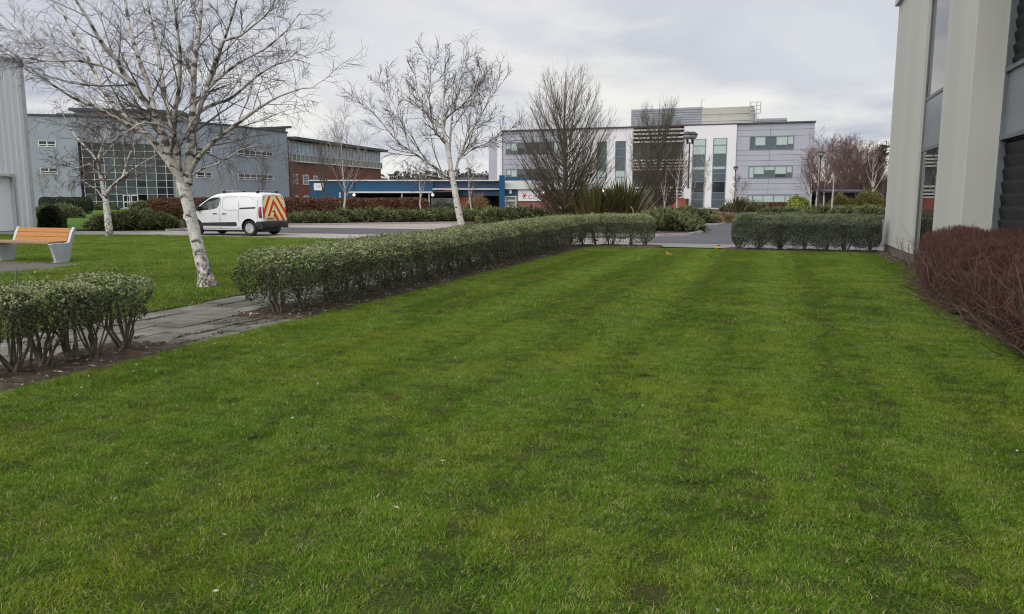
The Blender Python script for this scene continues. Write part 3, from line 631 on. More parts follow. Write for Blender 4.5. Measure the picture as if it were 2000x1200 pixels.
def kerb_run(name, pts, w=0.14, h=0.10, step=0.9):
    """individual kerb stones along a polyline"""
    root = MB(); pts = [np.array(p[:2], float) for p in pts]; o = None
    par = None; n = 0
    for p, q in zip(pts[:-1], pts[1:]):
        d = q - p; L = np.linalg.norm(d); d /= L; nn = np.array((-d[1], d[0])); c = max(1, round(L / step))
        for i in range(c):
            s0 = p + d * (L * i / c + .004); s1 = p + d * (L * (i + 1) / c - .004)
            m = MB(); P = [s0 - nn * w / 2, s1 - nn * w / 2, s1 + nn * w / 2, s0 + nn * w / 2]; hz = h + random.Random(n).uniform(-.003, .003)
            ins = [s0 - nn * (w / 2 - .02), s1 - nn * (w / 2 - .02), s1 + nn * (w / 2 - .02), s0 + nn * (w / 2 - .02)]
            m.quadbox([(*x, -.03) for x in P] + [(*x, hz) for x in ins]); n += 1
            if par is None: par = struct(m.build(name, M['kerb'], origin=(*pts[0], 0)))
            else: m.build('kerb_stone', M['kerb'], par)
    return par
kerb_run('kerb', far_bed[0:3]); kerb_run('kerb', far_bed[4:14])
kerb_run('kerb', gp((-27.3, 29.0), (-27.3, 45)))
# left lawns
sheet('far_lawn', [(-20.2, 38.2), (-18.2, 39.8), (-19.4, 45), (-28, 62), (-40, 118), (-90, 125), (-90, 30), (-26, 30), (-24.5, 37.3)], 0.02, M['farlawn'])
sheet('entrance_path', [atY(235, 0, 62)[:2], atY(262, 0, 62)[:2], atY(262, 0, 122)[:2], atY(228, 0, 122)[:2]], 0.026, M['footway'])
left_lawn = gp((-7.86, -2), (-7.86, 25.2), (-26.5, 25.2), (-36, 23.0), (-36, 13.75), (-14.45, 13.75), (-14.45, 10.95), (-36, 10.95), (-36, -2))
sheet('side_lawn', left_lawn, 0.0, M['lawnsoil'])
sheet('bench_paving', gp((-36, 10.9), (-14.4, 10.9), (-14.4, 13.8), (-36, 13.8)), -0.004, M['benchpave'])
sheet('lawn', gp((-5.62, -4), (2.45, -4), (2.3, 8), (2.2, 12), (2.35, 16), (3.0, 17), (3.1, 23.45), (-5.62, 23.45)), 0.0, M['lawnsoil'])
pb = struct(MB().sheet(gp((-7.88, -2), (-5.6, -2), (-5.6, 25), (-7.88, 25)), -0.012).build('path', M['joint']))
pb['_o'] = (0, 0, 0)
rs = random.Random(5); slab_me = None
row_w, sl = 0.446, 0.62
bb = MB(); L_, W_, Hh = sl / 2 - .010, row_w / 2 - .010, .03
bb.quadbox([(-W_, -L_, -Hh), (W_, -L_, -Hh), (W_, L_, -Hh), (-W_, L_, -Hh), (-W_ + .006, -L_ + .006, 0), (W_ - .006, -L_ + .006, 0), (W_ - .006, L_ - .006, 0), (-W_ + .006, L_ - .006, 0)])
slab_me = bpy.data.meshes.new('paving_slab'); slab_me.from_pydata(bb.v, [], bb.f); slab_me.materials.append(M['slab']); slab_me.update()
for r in range(5):
    for i in range(30):
        b = 1.2 + i * sl + (r % 2) * sl / 2; a = -7.86 + row_w * (r + .5)
        if r == 4 and not 5.9 < b < 9: continue
        if r == 3 and not 5.4 < b < 9.4: continue
        o = bpy.data.objects.new('paving_slab', slab_me); COL.objects.link(o); o.parent = pb; p = G(a, b, rs.uniform(-.007, .007)); o.location = tuple(p)
        o.rotation_euler = (rs.uniform(-.012, .012), rs.uniform(-.012, .012), -TH + rs.uniform(-.018, .018))
def bumpy_bed(name, a0, a1, b0, b1, seed, z=0.03, step=.09):
    """mulch heaped over a strip of bed with a ragged edge"""
    rng = np.random.default_rng(seed); na, nb = max(4, int((a1 - a0) / step)), max(4, int((b1 - b0) / step)); A, B = np.meshgrid(np.linspace(a0, a1, na), np.linspace(b0, b1, nb), indexing='ij')
    n1 = smooth_noise(rng, 20); e = np.minimum(np.minimum(A - a0, a1 - A), np.minimum(B - b0, b1 - B)) / .16; Z = z * np.clip(e, 0, 1) + .02 * n1(A * 9, B * 9) * np.clip(e, 0, 1) + rng.normal(size=A.shape) * .008 - .006
    A = A + (rng.normal(size=A.shape) * .03); B = B + rng.normal(size=B.shape) * .03
    V = np.stack([ER[0] * A + ED[0] * B, ER[1] * A + ED[1] * B, Z], -1).reshape(-1, 3); idx = np.arange(na * nb).reshape(na, nb)
    F = np.stack([idx[:-1, :-1], idx[1:, :-1], idx[1:, 1:], idx[:-1, 1:]], -1).reshape(-1, 4)
    # litter: chips, dry leaves
    k = int((a1 - a0) * (b1 - b0) * 70); C = np.stack([rng.uniform(a0 + .03, a1 - .03, k), rng.uniform(b0 + .03, b1 - .03, k)], 1); C = np.stack([ER[0] * C[:, 0] + ED[0] * C[:, 1], ER[1] * C[:, 0] + ED[1] * C[:, 1], np.full(k, z + .012)], 1)
    v2, f2 = leaf_quads(C, np.tile((0, 0, 1.0), (k, 1)), .05, .02, rng, .3)
    return struct(np_obj(name, [(V, F, 0), (v2, f2, 1)], [M['soil'], M['fallen']], smooth=False))
bumpy_bed('hedge_bed', -6.62, -5.56, 3.0, 6.25, 1); bumpy_bed('hedge_bed', -6.7, -5.5, 8.0, 24.9, 2); bumpy_bed('hedge_bed', -5.5, -3.3, 23.5, 25.2, 3)
bumpy_bed('hedge_bed', -1.4, 3.1, 23.5, 24.6, 4); bumpy_bed('shrub_bed', 2.32, 3.6, 2.0, 16.2, 5); bumpy_bed('wall_bed', 2.7, 3.14, 20.1, 23.6, 6)

# ------------------------------------------------------------------ grass
def tuft_mesh(name, size, n, L, Wd, lean, seed):
    """a square of turf: n bent blades, leaning the way the mower pushed them"""
    rng = np.random.default_rng(seed); c = rng.uniform(-size / 2, size / 2, (n, 2)) * 1.38
    az = rng.random(n) * 6.283; w = (Wd * (.6 + .8 * rng.random(n)))[:, None]; l = L * (.45 + .9 * rng.random(n))
    cl = smooth_noise(rng, 10); l *= np.clip(1 + .5 * cl(c[:, 0] * 34, c[:, 1] * 34), .6, 1.7)
    f1, f2 = smooth_noise(rng, 14), smooth_noise(rng, 14); k_ = 26 / (size / .3) ** .5
    lx = rng.normal(size=n) * .8 + 1.1 * f1(c[:, 0] * k_, c[:, 1] * k_); ly = rng.normal(size=n) * .8 + 1.1 * f2(c[:, 0] * k_, c[:, 1] * k_) + lean
    B = np.stack([np.cos(az), np.sin(az), np.zeros(n)], 1)
    p0 = np.stack([c[:, 0], c[:, 1], np.full(n, -.004)], 1); D1 = np.stack([lx * .6, ly * .6, np.ones(n)], 1); D1 /= np.linalg.norm(D1, axis=1, keepdims=True)
    D2 = np.stack([lx * 1.9, ly * 1.9, np.full(n, .55)], 1); D2 /= np.linalg.norm(D2, axis=1, keepdims=True)
    p1 = p0 + D1 * (l * .5)[:, None]; p2 = p1 + D2 * (l * .5)[:, None]
    V = np.stack([p0 - B * w / 2, p0 + B * w / 2, p1 + B * w * .45, p1 - B * w * .45, p2], 1).reshape(-1, 3)
    i = np.arange(n)[:, None] * 5; Q = np.concatenate([i, i + 1, i + 2, i + 3], 1); T = np.concatenate([i + 3, i + 2, i + 4], 1)
    me = np_obj(name, [(V, Q, 0), (np.zeros((0, 3)), T - 5 * n, 0)], M['grass'], smooth=False)
    COL.objects.unlink(me); return me
def grass_field(name, pts, variants, label):
    """one object: turf squares instanced on points; attributes pick the square, its turn and size"""
    P = np.array([p[:3] for p in pts]); me = bpy.data.meshes.new(name); me.vertices.add(len(P)); me.vertices.foreach_set('co', P.astype(np.float32).ravel())
    for nm, tp, col in (('vr', 'INT', 3), ('rz', 'FLOAT', 4), ('sc', 'FLOAT', 5)):
        at = me.attributes.new(nm, tp, 'POINT'); d = np.array([p[col] for p in pts]); at.data.foreach_set('value', d.astype(np.int32 if tp == 'INT' else np.float32))
    o = bpy.data.objects.new(name, me); COL.objects.link(o)
    ng = bpy.data.node_groups.new(name, 'GeometryNodeTree'); ng.interface.new_socket('Geometry', in_out='INPUT', socket_type='NodeSocketGeometry'); ng.interface.new_socket('Geometry', in_out='OUTPUT', socket_type='NodeSocketGeometry')
    N, L = ng.nodes, ng.links; gi = N.new('NodeGroupInput'); go = N.new('NodeGroupOutput'); iop = N.new('GeometryNodeInstanceOnPoints'); g2i = N.new('GeometryNodeGeometryToInstance')
    for v in reversed(variants):
        oi = N.new('GeometryNodeObjectInfo'); oi.inputs['Object'].default_value = v; L.new(oi.outputs['Geometry'], g2i.inputs[0])
    def attr(nm, tp):
        a = N.new('GeometryNodeInputNamedAttribute'); a.data_type = tp; a.inputs['Name'].default_value = nm; return a.outputs['Attribute']
    m2p = N.new('GeometryNodeMeshToPoints'); L.new(gi.outputs[0], m2p.inputs['Mesh'])
    L.new(m2p.outputs[0], iop.inputs['Points']); L.new(g2i.outputs[0], iop.inputs['Instance']); iop.inputs['Pick Instance'].default_value = True
    L.new(attr('vr', 'INT'), iop.inputs['Instance Index'])
    cx = N.new('ShaderNodeCombineXYZ'); L.new(attr('rz', 'FLOAT'), cx.inputs[2]); e2r = N.new('FunctionNodeEulerToRotation'); L.new(cx.outputs[0], e2r.inputs[0]); L.new(e2r.outputs[0], iop.inputs['Rotation'])
    L.new(attr('sc', 'FLOAT'), iop.inputs['Scale']); L.new(iop.outputs[0], go.inputs[0])
    md = o.modifiers.new('turf', 'NODES'); md.node_group = ng
    return tag(o, label, 'grass', kind='stuff')
def inside(poly, p):
    c = False; n = len(poly); j = n - 1
    for i in range(n):
        if (poly[i][1] > p[1]) != (poly[j][1] > p[1]) and p[0] < (poly[j][0] - poly[i][0]) * (p[1] - poly[i][1]) / (poly[j][1] - poly[i][1]) + poly[i][0]: c = not c
        j = i
    return c
NEAR = [tuft_mesh('turf', .30, 3000, .026, .0026, s * .46, 10 + i) for i, s in enumerate((1, 1, 1, -1, -1, -1))]
MID = [tuft_mesh('turf', .60, 5200, .026, .0038, s * .78, 30 + i) for i, s in enumerate((1, 1, -1, -1))]
FARV = [tuft_mesh('turf', 1.0, 3000, .045, .0065, s * .4, 50 + i) for i, s in enumerate((1, -1))]
rs = random.Random(3); pts = []; V_ALL = NEAR + MID + FARV
def stripe(a): return math.sin(a * 2 * math.pi / .92 + .6) > 0.25
b = 1.2
while b < 23.5:
    near = b < 9.0; st = .30 if near else .60; a = -5.62 + st / 2
    while a < 3.1:
        p = G(a, b)
        lim = np.interp(b, [0, 8, 12, 15.5, 16.5, 17.5, 23], [2.55, 2.5, 2.45, 2.5, 2.65, 2.95, 3.0])
        if a < lim and p[1] > 1.9 and abs(p[0]) < .70 * p[1] + .7:
            s = 1 if stripe(a + rs.uniform(-.08, .08)) else 0
            v = (rs.randrange(3) + (0 if s else 3)) if near else 6 + rs.randrange(2) + (0 if s else 2)
            j = .05; q = G(a + rs.uniform(-j, j), b + rs.uniform(-j, j), .002); pts.append((*q, v, -TH + rs.uniform(-.5, .5), rs.uniform(.95, 1.12)))
        a += st
    b += st
grass_field('lawn_grass', pts, V_ALL, 'short striped grass of the mown foreground lawn')
pts = []; LL = [tuple(p[:2]) for p in left_lawn]; b = 3.0
while b < 25.2:
    a = -34.0
    while a < -7.8:
        p = G(a, b)
        if inside(LL, p) and abs(p[0]) < .70 * p[1] + .8: pts.append((*G(a + rs.uniform(-.1, .1), b + rs.uniform(-.1, .1), .002), 10 + rs.randrange(2), -TH + rs.uniform(-.6, .6), rs.uniform(.8, 1.0)))
        a += .85
    b += .85
grass_field('side_lawn_grass', pts, V_ALL, 'short grass of the side lawn under the leaning birch')
def lawn_weeds():
    """clover and plantain patches, a few worn soil spots"""
    rng = np.random.default_rng(12); C, S = [], []
    for i in range(170):
        b = 1.8 + rng.random() ** 1.5 * 14; a = rng.uniform(-5.4, 2.2); r_ = rng.uniform(.05, .16); k = int(rng.uniform(14, 46))
        q = rng.normal(size=(k, 2)) * r_ * .6; C.append(np.stack([np.full(k, a) + q[:, 0], np.full(k, b) + q[:, 1], rng.uniform(.016, .03, k)], 1))
    C = np.concatenate(C); W3 = np.stack([ER[0] * C[:, 0] + ED[0] * C[:, 1], ER[1] * C[:, 0] + ED[1] * C[:, 1], C[:, 2]], 1)
    v, f = leaf_quads(W3, np.tile((0, 0, 1.0), (len(W3), 1)), .018, .012, rng, .5)
    tag(np_obj('clover', [(v, f, 0)], M['clover'], smooth=False), 'small dark clover patches growing in the foreground lawn', 'clover', kind='stuff')
    D = [gnd(x, y) for x, y in ((1025, 1085), (635, 876), (1265, 735), (1435, 718), (490, 860), (1365, 945), (505, 688), (1760, 712), (940, 1120), (1225, 815))]; V, F, n0 = [], [], 0
    for p in D:
        for j in range(16):
            c = p + np.array((rng.normal() * .045, rng.normal() * .03, .010)); r_ = rng.uniform(.004, .012); u = np.array(((1, 0, 0), (0, 1, 0), (-1, 0, 0), (0, -1, 0), (0, 0, .8), (0, 0, -.8))) * r_ * rng.uniform(.6, 1.4, (6, 1)); V.append(c + u)
            F += [[n0 + q for q in t_] for t_ in ((0, 1, 4), (1, 2, 4), (2, 3, 4), (3, 0, 4), (1, 0, 5), (2, 1, 5), (3, 2, 5), (0, 3, 5))]; n0 += 6
    tag(np_obj('worm_casts', [(np.concatenate(V), np.array(F), 0)], M['juniperdark'], smooth=False), 'dark crumbled soil spots scattered in the lawn', 'soil', kind='stuff')
lawn_weeds()
def path_moss():
    rng = np.random.default_rng(14); C = []
    for i in range(150):
        b = rng.uniform(4.5, 11.5); rw = rng.integers(0, 6); a = -7.86 + .446 * rw + rng.normal() * .02 if rng.random() < .55 else -5.75 - abs(rng.normal()) * .28
        if a > -5.7 or (b < 6.1 and a > -6.6) or (b > 8.2 and a > -6.7): continue
        k = int(rng.uniform(20, 70)); l_ = rng.uniform(.04, .16); C.append(np.stack([a + rng.normal(size=k) * .014, b + rng.normal(size=k) * l_, rng.uniform(.002, .014, k)], 1))
    C = np.concatenate(C); W3 = np.stack([ER[0] * C[:, 0] + ED[0] * C[:, 1], ER[1] * C[:, 0] + ED[1] * C[:, 1], C[:, 2]], 1); v, f = leaf_quads(W3, np.tile((0, 0, 1.0), (len(W3), 1)), .02, .010, rng, .8)
    tag(np_obj('path_moss', [(v, f, 0)], M['pathmoss'], smooth=False), 'dark moss and crumbs caught in the joints of the slab path', 'moss', kind='stuff')
path_moss()
# leaves and petals lying about
rng = np.random.default_rng(8)
C = []
for i in range(520):
    a = rng.uniform(-5.5, 2.4); bq = rng.uniform(1.6, 23); 
    if rng.random() < .35: a = -5.6 + abs(rng.normal()) * .8
    if rng.random() < .15: a = 2.3 - abs(rng.normal()) * .35
    C.append(G(a, bq, .042))
for i in range(160): C.append(G(rng.uniform(-7.7, -5.7), rng.uniform(4, 12), .012))
for i in range(120): C.append(G(rng.uniform(-16, -8), rng.uniform(4, 20), .045))
C = np.array(C); v, f = leaf_quads(C, np.tile((0, 0, 1.0), (len(C), 1)), .028, .014, rng, .5)
tag(np_obj('fallen_leaves', [(v, f, 0)], M['fallen'], smooth=False), 'pale fallen leaves and petals scattered over lawn and path', 'leaves', kind='stuff')
for (x, y, lab) in ((1303, 494, 'orange fallen leaf on the lawn in the gap between hedges'), (1402, 482, 'curled orange fallen leaf beside the right-hand hedge end')):
    rr = np.random.default_rng(int(x)); p = gnd(x, y, .05); q = p + rr.normal(size=(5, 3)) * .03; v, f = leaf_quads(q, np.tile((0, -.4, 1.0), (5, 1)), .17, .07, rr, .5)
    tag(np_obj('fallen_leaf', [(v - 0, f, 0)], M['orangeleaf'], smooth=False, origin=tuple(p)), lab, 'leaf')

# ================================================================== HEDGES AND SHRUBS
hedge('hedge', 'long clipped grey-green hedge running from the path corner to the far paving', [G(-6.12, 8.12), G(-6.1, 12), G(-6.1, 23.6), G(-5.2, 24.6), G(-3.55, 24.75)], 1.30, (.83, 1.05), .10, 3300, (.037, .016), 21, end=.42, rough_=1.9)
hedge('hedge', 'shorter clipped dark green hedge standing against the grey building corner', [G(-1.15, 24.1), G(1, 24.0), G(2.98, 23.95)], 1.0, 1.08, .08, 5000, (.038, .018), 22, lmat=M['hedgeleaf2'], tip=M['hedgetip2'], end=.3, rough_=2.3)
for i, (bq, aq, lab) in enumerate(((4.55, -6.2, 'clipped shrub at the left frame edge with many thin grey stems'), (5.14, -6.18, 'middle of the three clipped shrubs beside the slab path'), (5.66, -6.1, 'clipped shrub nearest the gap in the path-side planting'))):
    hedge('clipped_shrub', lab, [G(aq, bq - .31), G(aq, bq + .31)], .92, (.74, .80) if i != 1 else .76, .31, 4300, (.036, .013), 25 + i, cat='shrub', spacing=.6, rough_=1.8, group='clipped shrubs by the slab path', end=.3)
P = np.array([[gnd(18, 690), atY(14, 640, 6.3), atY(30, 575, 6.25), atY(31, 525, 6.2)]]); v, f = tubes(P, np.array([[.012, .011, .009, .006]]), 6)
tag(np_obj('bare_stick', [(v, f, 0)], M['paletwig'], origin=tuple(P[0, 0])), 'pale bare stick rising in front of the leftmost clipped shrub', 'stick')

def shell(rng, cs, h, far):
    """short twigs crowding the clipped outside of the shrub"""
    b0, b1 = min(c[1] for c in cs) - .25, max(c[1] for c in cs) + .3; ac, hw = (2.92, .70) if not far else (2.86, .52); n = int(3300 * (b1 - b0)); b = rng.uniform(b0, b1, n)
    q = rng.random(n); ux = np.where(q < .45, rng.uniform(-1, 1, n), -1.0); uz = np.where(q < .45, 1.0, rng.uniform(-.8, 1, n)); kk = (np.abs(ux) ** 2.5 + np.abs(uz) ** 2.5) ** (-1 / 2.5); ux, uz = ux * kk, uz * kk
    hn = smooth_noise(rng, 16); hn2 = smooth_noise(rng, 16); e = np.where(far & (b > b1 - .6), np.sqrt(np.clip(1 - ((b - b1 + .6) / .6) ** 2, .05, 1)), 1.0) if far else 1.0
    dp = (1 - np.abs(rng.normal(size=n)) * .16) * (1 + .12 * hn(b * 3, ux * 3 + uz * 4) + .07 * hn2(b * 11, ux * 8)); a = ac + ux * hw * dp * e; z = h * .5 + uz * h * .5 * dp * (.4 + .6 * e)
    p = np.stack([ER[0] * a + ED[0] * b, ER[1] * a + ED[1] * b, np.maximum(z, .02)], 1); nr = np.stack([ER[0] * ux, ER[1] * ux, uz], 1); d = nr * .5 + rng.normal(size=(n, 3)) * .5 + np.array((0, 0, .75)); d /= np.linalg.norm(d, axis=1, keepdims=True)
    L_ = (rng.uniform(.06, .20, n) * np.where(rng.random(n) < .06, 1.9, 1.0))[:, None]; d2 = d + rng.normal(size=(n, 3)) * .3 + np.array((0, 0, .25)); d2 /= np.linalg.norm(d2, axis=1, keepdims=True); p0 = p - d * L_ * .9
    P = np.stack([p0, p0 + d * L_ * .55, p0 + d * L_ * .55 + d2 * L_ * .5], 1); rr = rng.uniform(.0018, .0034, n)[:, None]; return P, rr * np.array((1.2, 1.0, .6))[None]
def red_shrub(name, label, cs, seed, h, far=False):
    rng = np.random.default_rng(seed); c0 = G(*cs[0]); t = thing(name, c0, label, 'shrub', 'red-twigged shrubs by the grey building'); Ps, Rs = [], []
    for (a, b) in cs:
        for j in range(25):
            az = rng.random() * 6.28; el = rng.uniform(.15, .95); r = .42 * math.sqrt(rng.random()) + .1; base = G(a + rng.normal() * .10, b + rng.normal() * .13); low_ = j % 3 == 0
            tp = base + np.array((math.cos(az) * r * (1.5 if low_ else 1), math.sin(az) * r * (1.5 if low_ else 1), h * (rng.uniform(.12, .5) if low_ else rng.uniform(.5, .85)))); md = base * .5 + tp * .5 + np.array((math.cos(az) * .06, math.sin(az) * .06, -.05)) + rng.normal(size=3) * .03
            Ps.append([base, base * .75 + md * .25 + rng.normal(size=3) * .012, md, (md + tp) / 2 + rng.normal(size=3) * .02, tp]); r0 = rng.uniform(.005, .010); Rs.append(np.linspace(r0, r0 * .45, 5))
    P = np.array(Ps); R = np.array(Rs)
    P2, R2 = grow(P, R, 5, (.15, 1), (25, 80), .55, 5, (.08, .10), .30, rng, .62, .5, .35, rmin=.0022)
    P3, R3 = shell(rng, cs, h, far)
    P3x, R3x = grow(P2[::3], R2[::3], 2, (.15, 1), (20, 75), .50, 4, (.22, .36), .24, rng, .75, .6, .25, rmin=.0020)
    for Q in (P2, P3x):   # shears took the top off level
        top = h * (1.0 + .035 * np.sin(Q[..., 0] * 5) + .03 * np.sin(Q[..., 1] * 4)); ov = np.maximum(Q[..., 2] - top, 0); Q[..., 2] -= ov * .8
        Q[..., 2] = np.maximum(Q[..., 2], .015)
        aa = Q[..., 0] * ER[0] + Q[..., 1] * ER[1]; over = np.maximum(aa - 3.55, 0); Q[..., 0] -= over * ER[0]; Q[..., 1] -= over * ER[1]
    v1, f1 = tubes(P, R, 5); v2, f2 = tubes(P2, R2, 3); v3, f3 = tubes(P3, R3, 3)
    np_obj('stems', [(v1, f1, 0), (v2, f2, 0)], M['redstem'], t)['kind'] = 'stuff'; v4, f4 = tubes(P3x, R3x, 3); np_obj('twigs', [(v3, f3, 0), (v4, f4, 0)], M['redtwig'], t)['kind'] = 'stuff'
def row(a0, a1, b0, b1, sa=.45, sb=.5, seed=1):
    r = random.Random(seed); out = []; b = b0
    while b < b1:
        a = a0
        while a <= a1 + .01: out.append((a + r.uniform(-.1, .1), b + r.uniform(-.1, .1))); a += sa
        b += sb
    return out
red_shrub('red_twig_shrub', 'clipped red-twigged shrub ending in front of the grey concrete pier', row(2.62, 2.95, 13.1, 14.9, seed=2) , 41, 1.05, True)
red_shrub('red_twig_shrub', 'bushy clipped red-twigged shrub below the dark bay windows', row(2.55, 3.3, 10.6, 13.0, seed=3), 42, 1.10)
red_shrub('red_twig_shrub', 'near red-twigged shrub with tangled grey stems at the right frame edge', row(2.6, 3.35, 7.8, 10.5, seed=4), 43, 1.06)

def junipers(name, label, px_list, seed, n, m=None, L=.22, Wd=.05, **kw):
    bl = []
    for (x, Y, rx, h) in px_list:
        p = atY(x, 400, Y); bl.append((p[0], p[1], rx, rx * .8, h))
    return mound_shrub(name, label, bl, n, L, Wd, seed, m or M['juniper'], **kw)
gj = 'low junipers along the far kerb'
for i, (x0, x1, Y, h, lab) in enumerate(((575, 650, 47.0, .62, 'low spreading juniper right behind the white van'), (655, 745, 48.5, .72, 'low spreading juniper at the foot of the small birch'), (750, 830, 49.5, .72, 'low spreading juniper left of the thin sapling'), (832, 900, 50.5, .75, 'low spreading juniper behind the mid birch trunk'), (905, 1005, 50.5, .78, 'low dark juniper in front of the blue pylon'), (960, 1060, 45.5, .80, 'low juniper just above the long hedge top'))):
    k = 5; junipers('juniper', lab, [(x0 + (x1 - x0) * (j + .5) / k, Y + (j % 2) * 1.2 - .3, 1.0 + .15 * ((i + j) % 3), h * (.85 + .1 * ((i * 3 + j * 2) % 4))) for j in range(k)], 60 + i, 7000, group=gj)
junipers('juniper', 'large overhanging juniper on the kerbed island in the hedge gap', [(1285, 35.5, 1.3, .85), (1315, 34.6, 1.1, .78), (1333, 35.6, 1.0, .72), (1300, 37.5, 1.3, .9), (1348, 37.6, .7, .6)], 71, 14000, L=.24)
junipers('juniper', 'juniper spreading behind the kerbed island', [(1362, 46, 1.0, .85), (1385, 49, 1.0, .75), (1340, 47, 1.2, .9)], 72, 6000)
junipers('juniper', 'tawny low shrub on the kerbed verge beyond the access road', [(1395, 47.5, .7, .45), (1415, 50.5, .8, .5)], 73, 2500, m=M['dryreed'])
junipers('juniper', 'broad flat-topped juniper behind the small left birch', [(215, 38.2, 1.1, .75), (250, 38.6, 1.2, .85), (285, 39, 1.2, .85), (315, 38.8, .9, .7)], 74, 12000)
junipers('round_shrub', 'pale rounded shrub in front of the dark clipped hedge', [(95, 62, 1.3, 1.0), (125, 63, 1.4, 1.05), (140, 62, 1.0, .85)], 75, 5000)
junipers('round_shrub', 'dark twiggy shrub beside the metal shed corner', [(97, 39, .62, 1.05), (108, 39.6, .45, .9)], 76, 6000, m=M['darkhedge'], L=.16)
for i, (x0, x1, Y, h, lab) in enumerate(((1500, 1570, 70, .62, 'low juniper below the bright yellow-green shrub'), (1640, 1725, 72, .75, 'low juniper right of the pale birch trunk'), (1575, 1640, 76, .7, 'low juniper among the birch trunks by the lamp post'), (1420, 1490, 88, 1.0, 'low juniper before the white office wall'))):
    junipers('juniper', lab, [(x0 + (x1 - x0) * (j + .5) / 4, Y + (j % 2) * 2, 1.5, h * (.9 + .1 * (j % 3))) for j in range(4)], 80 + i, 5000, L=.3, Wd=.08, group='junipers in front of the office block')
def leaf_block(name, label, p0, p1, width, h, dens, leaf, seed, m, cat='hedge', low=.05):
    return hedge(name, label, [p0, p1], width, h, low, dens, leaf, seed, cat=cat, lmat=m, spacing=.8, end=.4, gaps=False)
leaf_block('beech_hedge', 'long russet brown beech hedge behind the white van', atY(288, 400, 56), atY(622, 400, 58), 1.6, 1.62, 470, (.125, .08), 90, M['beech'])
leaf_block('beech_hedge', 'russet brown beech hedge in front of the blue canopy building', atY(612, 400, 58), atY(838, 400, 59.5), 1.5, 1.60, 470, (.125, .08), 91, M['beech'])
leaf_block('clipped_hedge', 'dark evergreen clipped hedge in front of the glass entrance', atY(76, 400, 78), atY(181, 400, 80), 1.6, 1.72, 500, (.13, .07), 92, M['darkhedge'])
leaf_block('clipped_hedge', 'low dark brown hedge under the office ground floor windows', atY(1452, 400, 96), atY(1548, 400, 95), 1.5, 1.15, 420, (.14, .08), 93, M['beech'])
junipers('round_shrub', 'rounded bright yellow-green shrub beside the office corner', [(1552, 92, 1.2, 1.75), (1567, 92, 1.2, 1.7), (1560, 91, 1.2, 1.8)], 94, 5000, m=M['yellowleaf'], L=.22, Wd=.12, style='leaf')
junipers('round_shrub', 'small green mound beside the glass entrance doors', [(275, 108, 1.6, 1.2), (290, 108, 1.4, 1.1)], 95, 2500, L=.3, Wd=.08)
junipers('round_shrub', 'small green mound left of the glass entrance doors', [(205, 108, 1.8, .95), (182, 106, 1.5, .9)], 96, 2500, L=.3, Wd=.08)
junipers('round_shrub', 'olive green shrubs in front of the timber shelter', [(1640, 84, 1.3, 1.9), (1655, 85, 1.1, 1.5)], 97, 4000, m=M['olive'], L=.35, Wd=.07)
junipers('round_shrub', 'yellowish shrub right of the timber shelter', [(1690, 83, 1.1, 2.4), (1706, 82, 1.2, 2.0)], 98, 4000, m=M['olive'], L=.35, Wd=.07)
junipers('round_shrub', 'evergreen shrub in front of the dark stone screen wall', [(862, 62, 1.3, 1.15), (880, 62, 1.0, .9)], 99, 3500, m=M['pine'])
junipers('reed_clump', 'tawny dry grass clump left of the blue pylon', [(922, 66, .7, 1.1), (935, 67, .8, 1.5)], 100, 1500, m=M['dryreed'], L=.7, Wd=.04)
def flax(name, label, base, n, h, spread, seed):
    rng = np.random.default_rng(seed); t = thing(name, base, label, 'plant'); ch = []; V, F = [], []
    for i in range(n):
        az = rng.random() * 6.28; q = rng.random() ** .6; L = h * rng.uniform(.75, 1.1); dead = rng.random() < .06
        o = np.array(base) + np.array((math.cos(az), math.sin(az), 0)) * q * spread * .45; d = np.array((math.cos(az) * q * .5, math.sin(az) * q * .5, 1.0)); d /= np.linalg.norm(d)
        side = np.cross(d, (math.cos(az), math.sin(az), .1)); side /= np.linalg.norm(side) + 1e-6; P = [o]; k = 6
        for j in range(k):
            d = d + np.array((math.cos(az) * q * .09, math.sin(az) * q * .09, -.04 * q * (j > 2) - (.55 if dead and j > 1 else 0))); d /= np.linalg.norm(d); P.append(P[-1] + d * L / k)
        w = np.array([.045, .06, .06, .055, .045, .028, .004]) * rng.uniform(.8, 1.2); b0 = len(V)
        for p, ww in zip(P, w): V += [p - side * ww, p + side * ww]
        fs = [(b0 + 2 * j, b0 + 2 * j + 1, b0 + 2 * j + 3, b0 + 2 * j + 2) for j in range(k)]; F += [(f, dead) for f in fs]
    V = np.array(V); np_obj('leaves', [(V, np.array([f for f, d in F if not d]), 0)] + [(V, np.array([f for f, d in F if d]), 1)], [M['flax'], M['flaxdry']], t, smooth=True)
flax('flax_plant', 'spiky dark green flax clump between the two upright trees', atY(1160, 400, 42) * (1, 1, 0), 230, 2.45, 2.0, 7)
flax('flax_plant', 'yellowing spiky flax clump right of the dark flax clump', atY(1218, 400, 43) * (1, 1, 0), 270, 2.75, 2.2, 8)
flax('flax_plant', 'small spiky plant at the foot of the distant lamp post', atY(1440, 400, 84) * (1, 1, 0), 120, 2.0, 1.9, 9)
